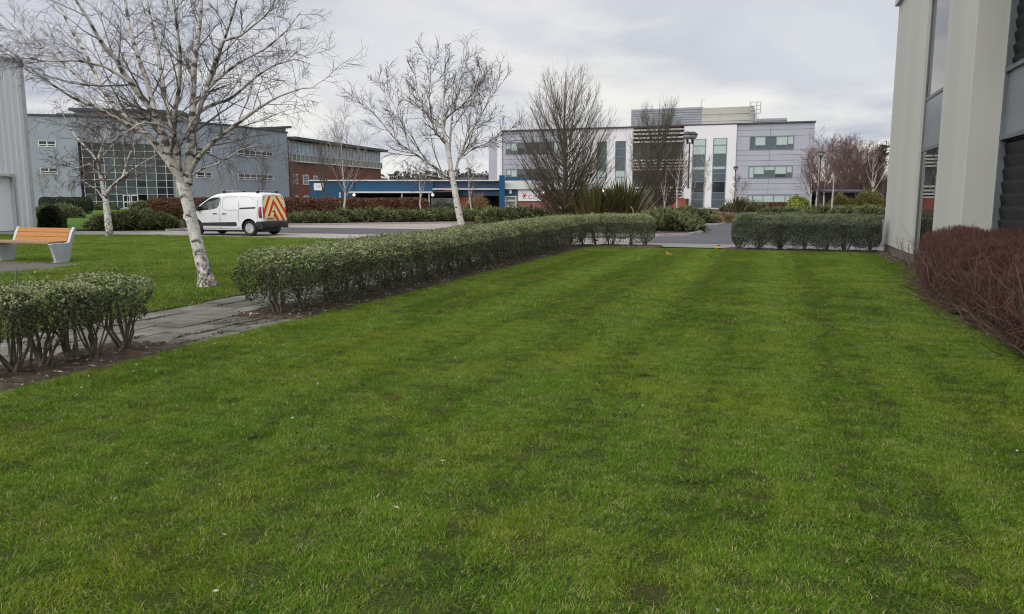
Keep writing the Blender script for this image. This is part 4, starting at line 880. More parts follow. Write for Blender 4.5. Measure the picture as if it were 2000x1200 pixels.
# ================================================================== TREES
def big_birch():
    rng = np.random.default_rng(77); Y0 = 13.1; base = gnd(405, 560); t = tree_root('birch_tree', 'large white-barked birch with leaning trunk standing on the side lawn', base)
    tp = [(405, 562), (402, 545), (392, 505), (380, 455), (370, 410), (360, 370), (355, 345)]
    trunk, _ = px_limb(tp, Y0, [0, .05, 0], 16); R = np.array([.20, .150, .122, .112, .108, .105, .103, .101, .100, .100, .100, .101, .103, .106, .105, .09])
    L = []
    def limb(pts, dys, r0, r1=.010): L.append(px_limb(pts, Y0, dys, 16, r0, r1))
    limb([(362, 365), (345, 335), (329, 297), (304, 224), (276, 189), (245, 150), (224, 108), (196, 87), (182, 52), (147, 0), (120, -60)], [0, -.3, -.9], .085)
    limb([(304, 228), (290, 168), (266, 101), (252, 52), (245, 0), (238, -80)], [-.25, -.1, .4], .050)
    limb([(366, 360), (370, 315), (376, 250), (377, 190), (380, 120), (392, 40), (398, -60)], [0, .4, .9], .088)
    limb([(378, 255), (385, 227), (402, 175), (420, 122), (437, 80), (455, 28), (470, -30)], [.35, .2, -.4], .052)
    limb([(370, 340), (381, 315), (420, 273), (455, 248), (500, 215), (540, 190), (590, 172), (625, 172)], [.05, -.4, -1.2], .046, .006)
    limb([(345, 340), (315, 297), (266, 241), (224, 210), (196, 168), (168, 105), (140, 63), (110, 0)], [0, .6, 1.6], .060)
    limb([(320, 300), (294, 266), (245, 241), (196, 213), (157, 199), (115, 175), (70, 140), (21, 108)], [-.1, -.6, -1.5], .044, .006)
    limb([(352, 345), (346, 297), (336, 245), (350, 175), (353, 105), (343, 35), (335, -50)], [0, -.4, -1.0], .055)
    limb([(336, 250), (322, 190), (312, 120), (300, 60), (286, 0), (275, -70)], [-.2, .4, 1.3], .040)
    limb([(402, 178), (430, 150), (470, 120), (520, 95), (560, 60), (590, 20)], [.2, .7, 1.4], .030, .006)
    limb([(350, 330), (352, 290), (342, 262), (318, 245), (280, 238), (240, 262), (205, 285)], [-.05, -.8, -1.8], .026, .005)
    limb([(372, 345), (395, 330), (430, 318), (470, 292), (505, 283)], [0, -.5, -1.2], .018, .004)
    limb([(376, 230), (410, 205), (450, 195), (500, 150), (530, 130), (575, 115), (605, 125)], [.4, 1.0, 1.8], .032, .005)
    limb([(250, 158), (205, 130), (150, 118), (95, 120), (40, 112), (0, 120)], [-.5, -.9, -1.3], .026, .005)
    limb([(196, 170), (150, 150), (100, 100), (50, 70), (10, 40)], [.8, 1.2, 2.0], .026, .005)
    limb([(377, 150), (350, 90), (345, 30), (350, -60)], [.6, 1.1, 1.6], .026, .006)
    limb([(437, 80), (470, 70), (520, 30), (550, -20)], [0, -.6, -1.2], .024, .006)
    L1 = np.array([p for p, r in L]); R1 = np.array([r for p, r in L])
    A, RA = grow(L1, R1, 12, (.10, .97), (28, 58), .33, 8, (.06, -.02), .09, rng, .34, .3, .35, rmin=.0048)
    B, RB = grow(A, RA, 6, (.15, .98), (28, 60), .50, 6, (.03, -.04), .12, rng, .5, .45, .3, rmin=.0034)
    Cc, RC = grow(B, RB, 5, (.12, 1), (22, 52), .70, 5, (-.01, -.10), .12, rng, .7, .6, .25, rmin=.0025)
    finish_tree(t, (trunk, R), L, [(A, RA, 5, 0), (B, RB, 3, 1), (Cc, RC, 3, 1)], (M['birch'], M['branch'], M['twig'], M['twig']), rng, M['birchlimb'])
big_birch()
def mid_birch():
    rng = np.random.default_rng(78); Y0 = 27.0; b = atY(905, 472, Y0); base = np.array((b[0], b[1], 0.0)); t = tree_root('birch_tree', 'mid-distance white birch with fan-shaped bare crown behind the long hedge', base)
    trunk, _ = px_limb([(905, 472), (901, 440), (893, 400), (886, 360), (882, 340), (878, 310), (872, 280), (866, 255), (862, 225), (866, 195), (869, 150), (870, 115)], Y0, [0, 0, 0], 18); R = np.array([.15, .125, .118, .114, .11, .105, .10, .092, .084, .074, .066, .056, .046, .036, .028, .02, .013, .008])
    L = []
    def limb(pts, dys, r0, r1=.010): L.append(px_limb(pts, Y0, dys, 14, r0, r1))
    limb([(884, 355), (862, 335), (838, 320), (810, 300), (780, 282), (750, 245), (720, 210), (703, 200)], [0, -.5, -1.2], .052, .008)
    limb([(800, 293), (785, 240), (765, 195), (745, 165), (735, 150)], [-.5, 0, .6], .028, .007)
    limb([(888, 345), (895, 310), (918, 260), (945, 215), (965, 180), (990, 150)], [0, .6, 1.4], .048, .008)
    limb([(898, 310), (925, 290), (955, 278), (985, 262), (1000, 255)], [.1, -.5, -1.2], .026, .006)
    limb([(866, 250), (848, 232), (830, 215), (815, 185), (812, 150), (808, 120)], [0, .4, 1.0], .040, .008)
    limb([(862, 240), (880, 222), (905, 205), (922, 185), (935, 150), (942, 125)], [0, -.5, -1.0], .040, .008)
    limb([(878, 310), (880, 260), (885, 210), (897, 160), (902, 115)], [.1, .8, 1.5], .046, .008)
    limb([(870, 275), (850, 262), (842, 230), (837, 185), (842, 145), (839, 110)], [-.1, -.7, -1.4], .040, .008)
    limb([(884, 352), (850, 345), (815, 340), (785, 330)], [0, .4, 1.0], .018, .006)
    limb([(892, 320), (915, 285), (930, 235), (935, 200), (955, 150)], [.2, 1.0, 2.0], .032, .007)
    L1 = np.array([p for p, r in L] + [poly_resample(trunk[8:], 14)]); R1 = np.array([r for p, r in L] + [np.linspace(.08, .01, 14)])
    A, RA = grow(L1, R1, 13, (.10, .97), (25, 52), .34, 7, (.08, .03), .07, rng, .45, .35, .4, rmin=.009)
    B, RB = grow(A, RA, 6, (.15, .98), (22, 50), .52, 5, (.05, .0), .10, rng, .6, .5, .3, rmin=.0065)
    Cc, RC = grow(B, RB, 4, (.15, 1), (20, 48), .6, 4, (.02, -.06), .12, rng, .75, .6, .25, rmin=.005)
    finish_tree(t, (trunk, R), L, [(A, RA, 4, 0), (B, RB, 3, 1), (Cc, RC, 3, 1)], (M['birch'], M['branch'], M['twig'], M['twig']), rng, M['birchlimb'])
mid_birch()
def left_birch():
    rng = np.random.default_rng(79); base = gnd(214, 462); Y0 = base[1]; t = tree_root('birch_tree', 'small forked white birch at the far edge of the side lawn', base)
    trunk, _ = px_limb([(214, 462), (211, 430), (207, 400), (205, 380)], Y0, [0, 0], 14); R = np.linspace(.16, .10, 14); R[0] = .19; L = []
    def limb(pts, dys, r0, r1=.012): L.append(px_limb(pts, Y0, dys, 14, r0, r1))
    limb([(206, 388), (200, 365), (196, 340), (190, 315), (200, 285), (207, 265), (212, 230)], [0, .3, .6], .10); limb([(206, 388), (215, 368), (235, 350), (260, 330), (285, 315), (310, 300)], [0, -.6, -1.2], .085)
    limb([(195, 335), (175, 320), (150, 330), (120, 320), (95, 322)], [.2, -.5, -1.4], .04); limb([(190, 315), (170, 290), (150, 270), (130, 240), (120, 215)], [.2, 1, 2], .05)
    limb([(204, 392), (190, 372), (172, 360), (150, 345)], [0, .5, 1.2], .035); limb([(240, 346), (250, 310), (262, 280), (270, 240)], [-.4, .2, .9], .045); limb([(200, 285), (180, 255), (165, 225), (160, 200)], [.3, -.6, -1.2], .04)
    limb([(190, 315), (215, 290), (235, 260), (245, 225)], [.3, 1.2, 2.2], .04)
    L1 = np.array([p for p, r in L]); R1 = np.array([r for p, r in L])
    A, RA = grow(L1, R1, 12, (.1, .97), (30, 60), .38, 7, (.03, .0), .10, rng, .45, .35, .35, rmin=.010)
    B, RB = grow(A, RA, 6, (.15, .98), (28, 60), .52, 5, (.0, -.05), .12, rng, .6, .5, .3, rmin=.007)
    Cc, RC = grow(B, RB, 4, (.15, 1), (25, 50), .6, 4, (-.02, -.08), .12, rng, .75, .6, .25, rmin=.0055)
    finish_tree(t, (trunk, R), L, [(A, RA, 4, 0), (B, RB, 3, 1), (Cc, RC, 3, 1)], (M['birch'], M['branch'], M['twig'], M['twig']), rng, M['birchlimb'])
left_birch()
def foot(x, Y): p = atY(x, 400, Y); return np.array((p[0], p[1], 0.0))
hornbeam('upright_tree', 'tall egg-shaped bare tree in front of the brick restaurant', foot(1102, 44), 9.1, 6.2, 31)
hornbeam('upright_tree', 'egg-shaped bare tree in front of the louvred office bay', foot(1283, 60), 9.5, 5.8, 32, nl=88)
white = (M['birch2'], M['paletwig'], M['branch']); purple = (M['birch2'], M['purpletwig'], M['purpletwig']); brown = (M['hornbark'], M['horntwig'], M['horntwig'])
yb = young_birch
yb('birch_tree', 'small white birch above the beech hedge right of the van', foot(671, 50), 6.2, .62, 101, nl=14, fork=.22, tr=.085, limbmat=M['paletwig'], mats=white, twig=(8, 6), up=.16, rmin=.008, lang=(25, 45))
yb('birch_sapling', 'thin birch sapling left of the mid birch', foot(821, 50), 4.2, .40, 102, nl=9, fork=.35, tr=.06, mats=(M['birch2'], M['horntwig'], M['horntwig']), rmin=.007, up=.15)
yb('birch_sapling', 'thin pale birch sapling right of the mid birch trunk', foot(919, 58), 4.6, .42, 103, nl=9, fork=.3, tr=.06, mats=(M['birch2'], M['horntwig'], M['horntwig']), rmin=.008, up=.15)
yb('bare_tree', 'slender bare tree against the slate blue wall above the van', foot(512, 100), 7.0, .42, 104, nl=14, fork=.15, tr=.10, mats=brown, rmin=.012, up=.22, lang=(18, 35))
yb('bare_tree', 'slender bare tree at the corner of slate wall and brick building', foot(572, 96), 7.6, .42, 105, nl=16, fork=.15, tr=.12, mats=brown, rmin=.012, up=.22, lang=(18, 35))
yb('bare_tree', 'dark bare tree left of the small birch before the blue wall', foot(634, 70), 5.8, .50, 106, nl=15, fork=.3, tr=.12, mats=brown, rmin=.010, up=.2, lang=(20, 40), twig=(7, 5))
for i, (x, h) in enumerate(((82, 5.6), (96, 6.0), (122, 6.2), (140, 5.4))):
    yb('birch_sapling', ('leftmost', 'second', 'third', 'rightmost')[i] + ' of four thin birches by the slate wall left of the atrium', foot(x, 104), h, .35, 110 + i, nl=10, fork=.2, tr=.07, mats=white, rmin=.012, up=.2, lang=(18, 35), group='thin birches left of the atrium')
for i, (x, h) in enumerate(((372, 5.2), (405, 6.6), (432, 6.0), (455, 6.4))):
    yb('birch_sapling', ('thin birch against the slate wall just right of the big birch trunk', 'thin birch against the slate wall above the van bonnet', 'thin birch against the slate wall above the van cab', 'thin birch against the slate wall above the van roof')[i], foot(x, 104), h, .36, 120 + i, nl=10, fork=.2, tr=.07, mats=white, rmin=.012, up=.2, lang=(18, 35), group='thin birches right of the atrium')
for i, (x, Y, h, lab) in enumerate(((1299, 56, 3.2, 'thin white birch stem in front of the red brick base'), (1321, 58, 5.0, 'small birch left of the double lamp post'), (1346, 53, 4.2, 'thin birch right beside the double lamp post'), (1374, 66, 5.2, 'small birch in front of the white wall between tall windows'))):
    yb('birch_sapling', lab, foot(x, Y), h, .36, 130 + i, nl=9, fork=.3, tr=.065, mats=(M['birch2'], M['purpletwig'], M['horntwig']) if i != 3 else white, rmin=.009, up=.15)
yb('bare_shrub_tree', 'small purplish bare tree left of the distant lamp post', foot(1443, 92), 4.2, .5, 140, nl=14, fork=.25, tr=.06, mats=purple, rmin=.012, up=.1)
for i, (x, Y, h, s, lab) in enumerate(((1583, 84, 6.2, .62, 'purplish bare birch left of the tall lamp post'), (1597, 78, 6.6, .55, 'birch with white trunk directly below the lamp post head'), (1626, 74, 6.9, .45, 'white-stemmed birch left of the timber shelter'), (1608, 88, 7.0, .6, 'thin birch behind the lamp post birches'))):
    yb('birch_tree', lab, foot(x, Y), h, s, 150 + i, nl=16, fork=.25, tr=.10, mats=(M['birch2'], M['purpletwig'], M['purpletwig']), limbmat=M['purpletwig'], rmin=.011, up=.12, twig=(9, 7), group='birches right of the office block')
for i, (x, Y, h, s, lab) in enumerate(((1640, 98, 7.6, .60, 'rounded purple-brown bare tree nearest the lamp post'), (1668, 100, 7.9, .58, 'rounded purple-brown bare tree behind the timber shelter'), (1688, 104, 7.4, .55, 'purple-brown bare tree right of the timber shelter'), (1650, 108, 8.2, .6, 'tall purple-brown bare tree at the back of the group'))):
    yb('bare_tree', lab, foot(x, Y), h, s, 160 + i, nl=34, fork=.12, tr=.13, mats=(M['horntwig'], M['purpletwig'], M['purpletwig']), rmin=.016, up=.14, twig=(9, 7), lang=(25, 65), group='purple-brown bare trees right of the office block')
yb('birch_tree', 'tall pale birch next to the grey building edge', foot(1702, 86), 7.0, .42, 170, nl=14, fork=.3, tr=.14, mats=(M['birch2'], M['twig'], M['twig']), rmin=.010, up=.16)
yb('bare_tree', 'russet bare tree low behind the grey building edge', foot(1722, 88), 6.0, .6, 171, nl=18, fork=.12, tr=.1, mats=(M['horntwig'], M['horntwig'], M['redstem']), rmin=.014, up=.12, twig=(8, 6))
def pine(name, label, base, h, w, seed):
    rng = np.random.default_rng(seed); t = tree_root(name, label, base); n = 10; z = np.linspace(0, 1, n); P = np.stack([np.full(n, base[0]), np.full(n, base[1]), z * h], 1); R = .2 * (1 - z) + .02
    L1, R1 = grow(P[None], R[None], 26, (.3, .97), (55, 85), .01, 6, (.05, .02), .06, rng, .4, .3, .6, labs=w * 60, rmin=.02)
    k = 3600; i = rng.integers(0, len(L1), k); j = rng.integers(2, 6, k); C = L1[i, j] + rng.normal(size=(k, 3)) * .28; v, f = spike_quads(C, np.tile((0, 0, .4), (k, 1)), .45, .12, rng, 1.0)
    a, ff = tubes(P[None], R[None], 8); np_obj('trunk', [(a, ff, 0)], M['hornbark'], t); a, ff = tubes(L1, R1, 4); np_obj('crown', [(v, f, 0), (a, ff, 1)], [M['pine'], M['hornbark']], t)
pine('pine_tree', 'dark pine half hidden behind the pale birch at right', foot(1712, 106), 8.6, 2.6, 180)
pine('pine_tree', 'lower dark pine behind the purple-brown trees', foot(1694, 112), 6.5, 2.4, 181)
def far_wood():
    rng = np.random.default_rng(9); C, N_ = [], []
    for i in range(80):
        x = rng.uniform(-80, 5); Y = rng.uniform(260, 330); h = rng.uniform(9.5, 12.5) * (1.0 if x < -8 else .75); r = rng.uniform(3, 5); k = 170; u = rng.normal(size=(k, 3)); u /= np.linalg.norm(u, axis=1, keepdims=True)
        C.append(np.array((x, Y, h * .55)) + u * np.array((r, r, h * .5)) * (1 - np.abs(rng.normal(size=(k, 1))) * .2)); N_.append(u)
    v, f = leaf_quads(np.concatenate(C), np.concatenate(N_), 1.3, .9, rng, .6)
    tag(np_obj('far_wood', [(v, f, 0)], M['farwood'], smooth=False), 'dim distant wood on the skyline behind the blue building', 'trees', kind='stuff')
far_wood()
def back_hedge():
    rng = np.random.default_rng(19); C, N_ = [], []
    for i in range(46):
        p = atY(rng.uniform(1578, 1760), 400, rng.uniform(118, 132)); h = rng.uniform(2.6, 5.2); r_ = rng.uniform(1.4, 2.4); k = 190; u = rng.normal(size=(k, 3)); u /= np.linalg.norm(u, axis=1, keepdims=True)
        C.append(np.array((p[0], p[1], h * .5)) + u * np.array((r_, r_, h * .5)) * (1 - np.abs(rng.normal(size=(k, 1))) * .2)); N_.append(u)
    v, f = leaf_quads(np.concatenate(C), np.concatenate(N_), .6, .4, rng, .6)
    tag(np_obj('thicket', [(v, f, 0)], M['farwood'], smooth=False), 'dark thicket closing the view behind the timber shelter', 'thicket', kind='stuff')
back_hedge()

# ================================================================== NEAR BUILDING AT RIGHT
def near_building():
    t = thing('office_building', G(3.13, 20), 'near grey rendered building with full-height window slot at the right edge', 'building'); H = 6.92
    # wall face along a = 3.13 ; local u runs towards the camera along -b
    w = MB(); w.gbox(3.13, 9.0, 20.02, 24.72, .22, H); w.gbox(3.13, 3.62, 15.2, 17.62, .05, H + .0); w.gbox(3.45, 9.0, 17.62, 20.02, .22, H - .02); w.gbox(3.13, 3.45, 17.62, 20.02, 6.1, H); w.gbox(3.75, 9.0, 2.0, 15.2, .05, H - .03); w.gbox(3.62, 9, 15.2, 17.62, .05, H - .01)
    wo = w.build('wall', M['render_grey'], t); bv = wo.modifiers.new('edge', 'BEVEL'); bv.width = .012; bv.segments = 2
    MB().gbox(3.155, 8.9, 20.0, 24.68, -.02, .22).build('plinth', M['plinth'], t)
    MB().gbox(3.03, 9.1, 1.9, 24.82, H, H + .16).build('parapet_cap', M['shed_trim'], t)
    pl = Plane(G(3.22, 20.02), -ED)   # u from the far jamb towards the camera
    f = MB(); d0, d1 = -.02, .08; wu = 2.40
    for u in (0, wu - .07): f.pbox(pl, u, u + .07, d0, d1, .02, 6.1)
    for z in (.02, 2.58, 3.72, 6.03): f.pbox(pl, .07, wu - .07, d0 + .003, d1, z, z + .07)
    fo = f.build('window_frame', M['frame_dark'], t)
    for z0, z1, m in ((.09, 2.58, 'glass_near'), (2.65, 3.72, 'spandrel'), (3.79, 6.03, 'glass_near')): piece('pane', M[m], pl, .07, wu - .07, .0, .03, z0, z1, t)
    # recessed bay beyond the pier
    p2 = Plane(G(3.66, 15.2), -ED); f = MB(); wl = 9.0
    for z in (.05, 2.50, 3.62, 6.6): f.pbox(p2, 0, wl, -.05, .06, z, z + .07)
    for u in (0, 3.1, 6.2): f.pbox(p2, u, u + .06, -.05, .06, .12, 6.6)
    f.build('bay_frame', M['frame_dark'], t)
    for i in range(3): piece('spandrel_panel', M['spandrel'], p2, 3.1 * i + .06, min(3.1 * (i + 1), wl), .0, .03, 2.57, 3.62, t)
    def ribs(z0, z1):
        """black bay glass built as louvres: each narrow ledge shapes one bright reflection line"""
        m = MB(); pitch = .20; n = int((z1 - z0) / pitch); V = [(.055, z0)]
        for i in range(n):
            zb = z0 + (z1 - z0) * i / n; V += [(.020, zb + pitch * .66), (.024, zb + pitch * .74), (.055, zb + pitch * .97)]
        V.append((.055, z1))
        for u in (.06, wl): m.v += [tuple(p2.w(u, y, z)) for y, z in V]
        k = len(V)
        for i in range(k - 1): m.f.append([i, k + i, k + i + 1, i + 1]); m.m.append(0)
        return m
    ribs(.12, 2.50).build('ribbed_glass', M['glass_ribbed'], t); ribs(3.69, 6.6).build('ribbed_glass', M['glass_ribbed'], t)  # louvre shape added to stand in for reflections in black glass
near_building()

# ================================================================== METAL SHED AT LEFT
def shed():
    c = gnd(70, 450); pl = Plane(c, ED); H = 7.9       # u runs away from the camera, the visible corner is u = 0
    t = thing('metal_shed', c, 'pale grey ribbed metal shed with white door at the left edge', 'building'); m = MB(); L = 14.0
    # trapezoidal ribs, door opening left free
    du0, du1, dz = .98, 3.6, 2.55
    def strip(u0, u1, z0, z1):
        prof = []; p = .30
        pts = [u0]; k = math.floor(u0 / p)
        while k * p < u1 + p:
            for q in (0, .20, .225, .275): 
                x = k * p + q
                if u0 < x < u1: pts.append(x)
            k += 1
        pts.append(u1)
        for x in pts:
            q = x % p; y = 0 if q < .2001 else (-.06 if .224 < q < .2761 else -.03); prof.append((x, y))
        b = len(m.v)
        for z in (z0, z1): m.v.extend([tuple(pl.w(x, y, z)) for x, y in prof])
        n = len(prof)
        for i in range(n - 1): m.f.append([b + i, b + i + 1, b + n + i + 1, b + n + i]); m.m.append(0)
    strip(-du0, -.12, .1, H); strip(-du1, -du0, dz, H); strip(-L, -du1, .1, H)
    m.build('wall_cladding', M['shed'], t)
    core = MB(); core.pbox(pl, -L, -.05, .25, 16, 0, H - .05); core.build('wall_core', M['shed_trim'], t)
    tr = MB(); tr.pbox(pl, -.12, .04, -.05, .30, .02, H); tr.pbox(pl, -L, .06, -.07, 16, H, H + .22); tr.pbox(pl, -du0 + .13, -.12, -.03, .02, 0, .1); tr.build('corner_trim', M['shed_trim'], t)
    fr = MB(); fr.pbox(pl, -du0 - .02, -du0 + .13, -.06, .22, 0, dz); fr.pbox(pl, -du1, -du0 + .13, -.065, .22, dz, dz + .16); fr.build('door_frame', M['shed_trim'], t)
    MB().pbox(pl, -du1, -du0 - .02, .16, .22, .02, dz).build('door', M['shed_door'], t)
    MB().pbox(pl, -du0 - .62, -du0 - .25, -.14, -.066, dz + .05, dz + .17).build('bulkhead_lamp', M['lamp_box'], t)
shed()

# ================================================================== SLATE BUILDING WITH GLASS ATRIUM
def slate_building():
    px_d = [(20, 117), (160, 119.5), (340, 126), (463, 135), (566, 149)]; W_ = [np.array(atY(x, 390, d)[:2]) for x, d in px_d]; H = 14.1
    t = thing('slate_office', (*W_[1], 0), 'slate blue two-storey building with tall glass atrium entrance behind the birches', 'building'); planes = [Plane(W_[i], W_[i + 1] - W_[i]) for i in range(4)]; lens = [np.linalg.norm(W_[i + 1] - W_[i]) for i in range(4)]
    def pick(x): return 0 if x < 160 else 1 if x < 340 else 2 if x < 463 else 3
    back = [p + np.array((-14, 45)) for p in W_]
    m = MB(); pa = planes[1]; A0 = pa.uv(160, 300)[0]; A1 = pa.uv(341, 300)[0]; ztop = pa.uv(250, 281)[1]
    m.prism([W_[0], W_[1], back[1], back[0]], 0, H); m.prism([W_[2], W_[3], back[3], back[2]], 0, H); m.prism([W_[3], W_[4], back[4], back[3]], 0, H)
    m.pbox(pa, 0, lens[1], 0.0, 30, ztop, H); m.pbox(pa, 0, lens[1], 4.0, 30, 0, ztop)
    m.build('wall', M['slate'], t)
    # parapet capping
    c = MB()
    for i in range(4): c.pbox(planes[i], -.1, lens[i] + .1, -.15, .5, H, H + .28)
    c.build('parapet_cap', M['roof_dark'], t)
    # clerestory blocks standing on the roof, with overhanging dark roofs
    def block(pts_px, Y, ytop0, ytop1, over, nm):
        x0, x1 = pts_px; p0 = atY(x0, ytop0, Y); p1 = atY(x1, ytop1, Y + (6 if x0 > 400 else 2.5)); pb_ = Plane(p0, p1[:2] - p0[:2]); L = np.linalg.norm(p1[:2] - p0[:2]); zz = p0[2]; z2 = p1[2]
        b = MB(); b.quadbox([pb_.w(0, 0, H - .5), pb_.w(L, 0, H - .5), pb_.w(L, 12, H - .5), pb_.w(0, 12, H - .5), pb_.w(0, 0, zz - .3), pb_.w(L, 0, z2 - .3), pb_.w(L, 12, z2 - .3), pb_.w(0, 12, zz - .3)]); cl = b.build('clerestory', M['stone_pale'], t)
        b = MB(); b.quadbox([pb_.w(-over, -1.2, zz - .3), pb_.w(L + over, -1.2, z2 - .3), pb_.w(L + over, 13, z2 - .3), pb_.w(-over, 13, zz - .3), pb_.w(-over, -1.2, zz + .15), pb_.w(L + over, -1.2, z2 + .15), pb_.w(L + over, 13, z2 + .15), pb_.w(-over, 13, zz + .15)]); b.build('roof', M['roof_dark'], cl)
    block((145, 350), 128, 214, 219, .5, 'a'); block((492, 558), 146, 252, 248, .5, 'b')
    MB().pbox(planes[0], planes[0].uv(98, 230)[0], planes[0].uv(135, 230)[0], 3, 6, H + .25, H + .75).build('roof_vent', M['roof_dark'], t)
    # atrium: 9 columns x 9 rows of panes between white mullions
    nc, nr = 9, 9; base = 0.05; y_ = .25
    vm = MB()
    for i in range(nc + 1):
        u = A0 + (A1 - A0) * i / nc; vm.pbox(pa, u - .05, u + .05, y_ - .12, y_ + .1, base, ztop - .005)
    vm.build('mullions', M['mullion'], t); hm = MB()
    for j in range(nr + 1):
        z = base + (ztop - base) * j / nr; hm.pbox(pa, A0, A1, y_ - .10, y_ + .08, z - .035, min(z + .035, ztop - .01))
    hm.build('transoms', M['mullion'], t); rg = random.Random(4)
    for i in range(nc):
        for j in range(nr):
            if i in (4, 5) and j == 0 or (i in (4, 5) and j == 1): continue
            u0 = A0 + (A1 - A0) * i / nc + .05; u1 = A0 + (A1 - A0) * (i + 1) / nc - .05; z0 = base + (ztop - base) * j / nr + .035; z1 = base + (ztop - base) * (j + 1) / nr - .035
            mm = 'glass_green' if 1 < i < 7 else 'glass_dark'
            if j in (2, 6) and 1 < i < 7: mm = 'glass_mid'
            if rg.random() < .15: mm = rg.choice(('glass_dark', 'glass_green', 'glass_mid'))
            piece('pane', M[mm], pa, u0, u1, y_ - .01, y_ + .03, z0, z1, t)
    MB().pbox(pa, A0, A1, 3.0, 3.9, 4.2, 4.75).build('gallery_floor', M['mullion'], t)
    # entrance doors
    for k_, (xa, xb) in enumerate(((241, 255), (257, 271))):
        u0 = pa.uv(xa, 400)[0]; u1 = pa.uv(xb, 400)[0]; z1 = (ztop - base) * 2 / nr - .05
        d = MB(); 
        for a_, b_ in ((u0, u0 + .14), (u1 - .14, u1)): d.pbox(pa, a_, b_, y_ - .14, y_ - .02, .05, z1)
        for za, zb in ((.05, .25), (1.0, 1.12), (z1 - .15, z1)): d.pbox(pa, u0 + .14, u1 - .14, y_ - .138, y_ - .02, za, zb)
        do = d.build('entrance_door', M['whiteframe'], t); piece('door_pane', M['glass_dark'], pa, u0 + .14, u1 - .14, y_ - .08, y_ - .05, .25, z1 - .15, t)
    # ribbon windows: white frame bottom, pane pairs
    def ribbon(x0, y0, x1, y1, n):
        pl = planes[pick((x0 + x1) / 2)]; u0, za = pl.uv(x0, y0); u1, _ = pl.uv(x1, y1); zt = za; zb = zt - (y1 - y0) * (za - pl.uv(x0, y1)[1]) / (y1 - y0)
        f = MB(); d = -.08; mid = zb + (zt - zb) * .42
        for i in range(n + 1):
            u = u0 + (u1 - u0) * i / n; f.pbox(pl, u - .07, u + .07, d, .05, zb + .12, zt)
        for z0, z1 in ((zb, zb + .12), (mid - .06, mid + .06)): f.pbox(pl, u0 - .07, u1 + .07, d - .004, .05, z0, z1)
        f.pbox(pl, u0 - .07, u1 + .07, d - .003, .05, zt, zt + .05); fo = f.build('window', M['whiteframe'], t)
        for i in range(n):
            ua = u0 + (u1 - u0) * i / n + .07; ub = u0 + (u1 - u0) * (i + 1) / n - .07
            for z0, z1 in ((zb + .12, mid - .06), (mid + .06, zt)): piece('pane', M['glass_dark'], pl, ua, ub, -.03, .02, z0, z1, fo)
    ribbon(75, 276, 109, 287, 2); ribbon(79, 329, 113, 340, 2); ribbon(381, 289, 412, 300, 2); ribbon(384, 337, 414, 348, 2)
    ribbon(464, 293, 531, 305, 6); ribbon(465, 340, 533, 351, 6)
slate_building()

def glass_roof_building():
    p0 = atY(566, 276, 150); p1 = atY(743, 298, 189); pl = Plane(p0, p1[:2] - p0[:2]); L = float(np.linalg.norm(p1[:2] - p0[:2])); zr = 13.1; zg = pl.uv(570, 316)[1]
    t = thing('brick_hall', (*p0[:2], 0), 'red brick hall with glazed clerestory under a dark overhanging roof', 'building')
    MB().pbox(pl, 0, L, 0, 24, 0, zg).build('wall', M['brick2'], t)
    MB().pbox(pl, -.2, L + 1.5, -1.4, 24, zr - .1, zr + .45).build('roof', M['roof_dark'], t)
    MB().pbox(pl, 0.1, L - .1, .5, 23, zg + .2, zr - .1).build('clerestory_core', M['louvre_grey'], t)
    s = MB(); s.pbox(pl, 0, L, -.5, .6, zg, zg + .22); s.build('ledge', M['whiteframe'], t)
    n = 26; fm = MB(); zl = zg + .22; zm = zg + (zr - zg) * .35
    for i in range(n + 1):
        u = L * i / n; fm.pbox(pl, u - .07, u + .07, -.42, .3, zl, zm); fm.pbox(pl, u - .05, u + .05, .1, .35, zm, zr - .1)
    fm.pbox(pl, 0, L, -.40, .3, zm - .06, zm + .08); fm.pbox(pl, 0, L, .12, .36, zg + (zr - zg) * .78, zg + (zr - zg) * .82); fm.build('glazing_bars', M['mullion'], t)
    for i in range(n):
        ua, ub = L * i / n + .07, L * (i + 1) / n - .07
        piece('pane', M['glass_mid'], pl, ua, ub, -.30, -.2, zl, zm - .06, t); piece('pane', M['roofglass'], pl, ua, ub, .2, .28, zm + .08, zg + (zr - zg) * .78, t); piece('pane', M['glass_dark'], pl, ua, ub, .2, .28, zg + (zr - zg) * .82, zr - .12, t)
    for (x0, y0, x1, y1) in ((572, 341, 581, 359), (591, 342, 602, 360), (612, 344, 620, 357), (573, 383, 582, 400), (593, 383, 603, 400)):
        u0, z1 = pl.uv(x0, y0); u1 = pl.uv(x1, y0)[0]; z0 = pl.uv(x0, y1)[1]; f = MB(); zm_ = z0 + (z1 - z0) * .35
        for a_, b_ in ((u0, u0 + .16), (u1 - .16, u1)): f.pbox(pl, a_, b_, -.1, .05, z0, z1)
        for a_, b_ in ((z0 - .1, z0 + .08), (zm_ - .07, zm_ + .07), (z1 - .1, z1 + .06)): f.pbox(pl, u0, u1, -.103, .05, a_, b_)
        fo = f.build('window', M['whiteframe'], t)
        for a_, b_ in ((z0 + .08, zm_ - .07), (zm_ + .07, z1 - .1)): piece('pane', M['glass_mid'], pl, u0 + .16, u1 - .16, -.04, .02, a_, b_, fo)
glass_roof_building()

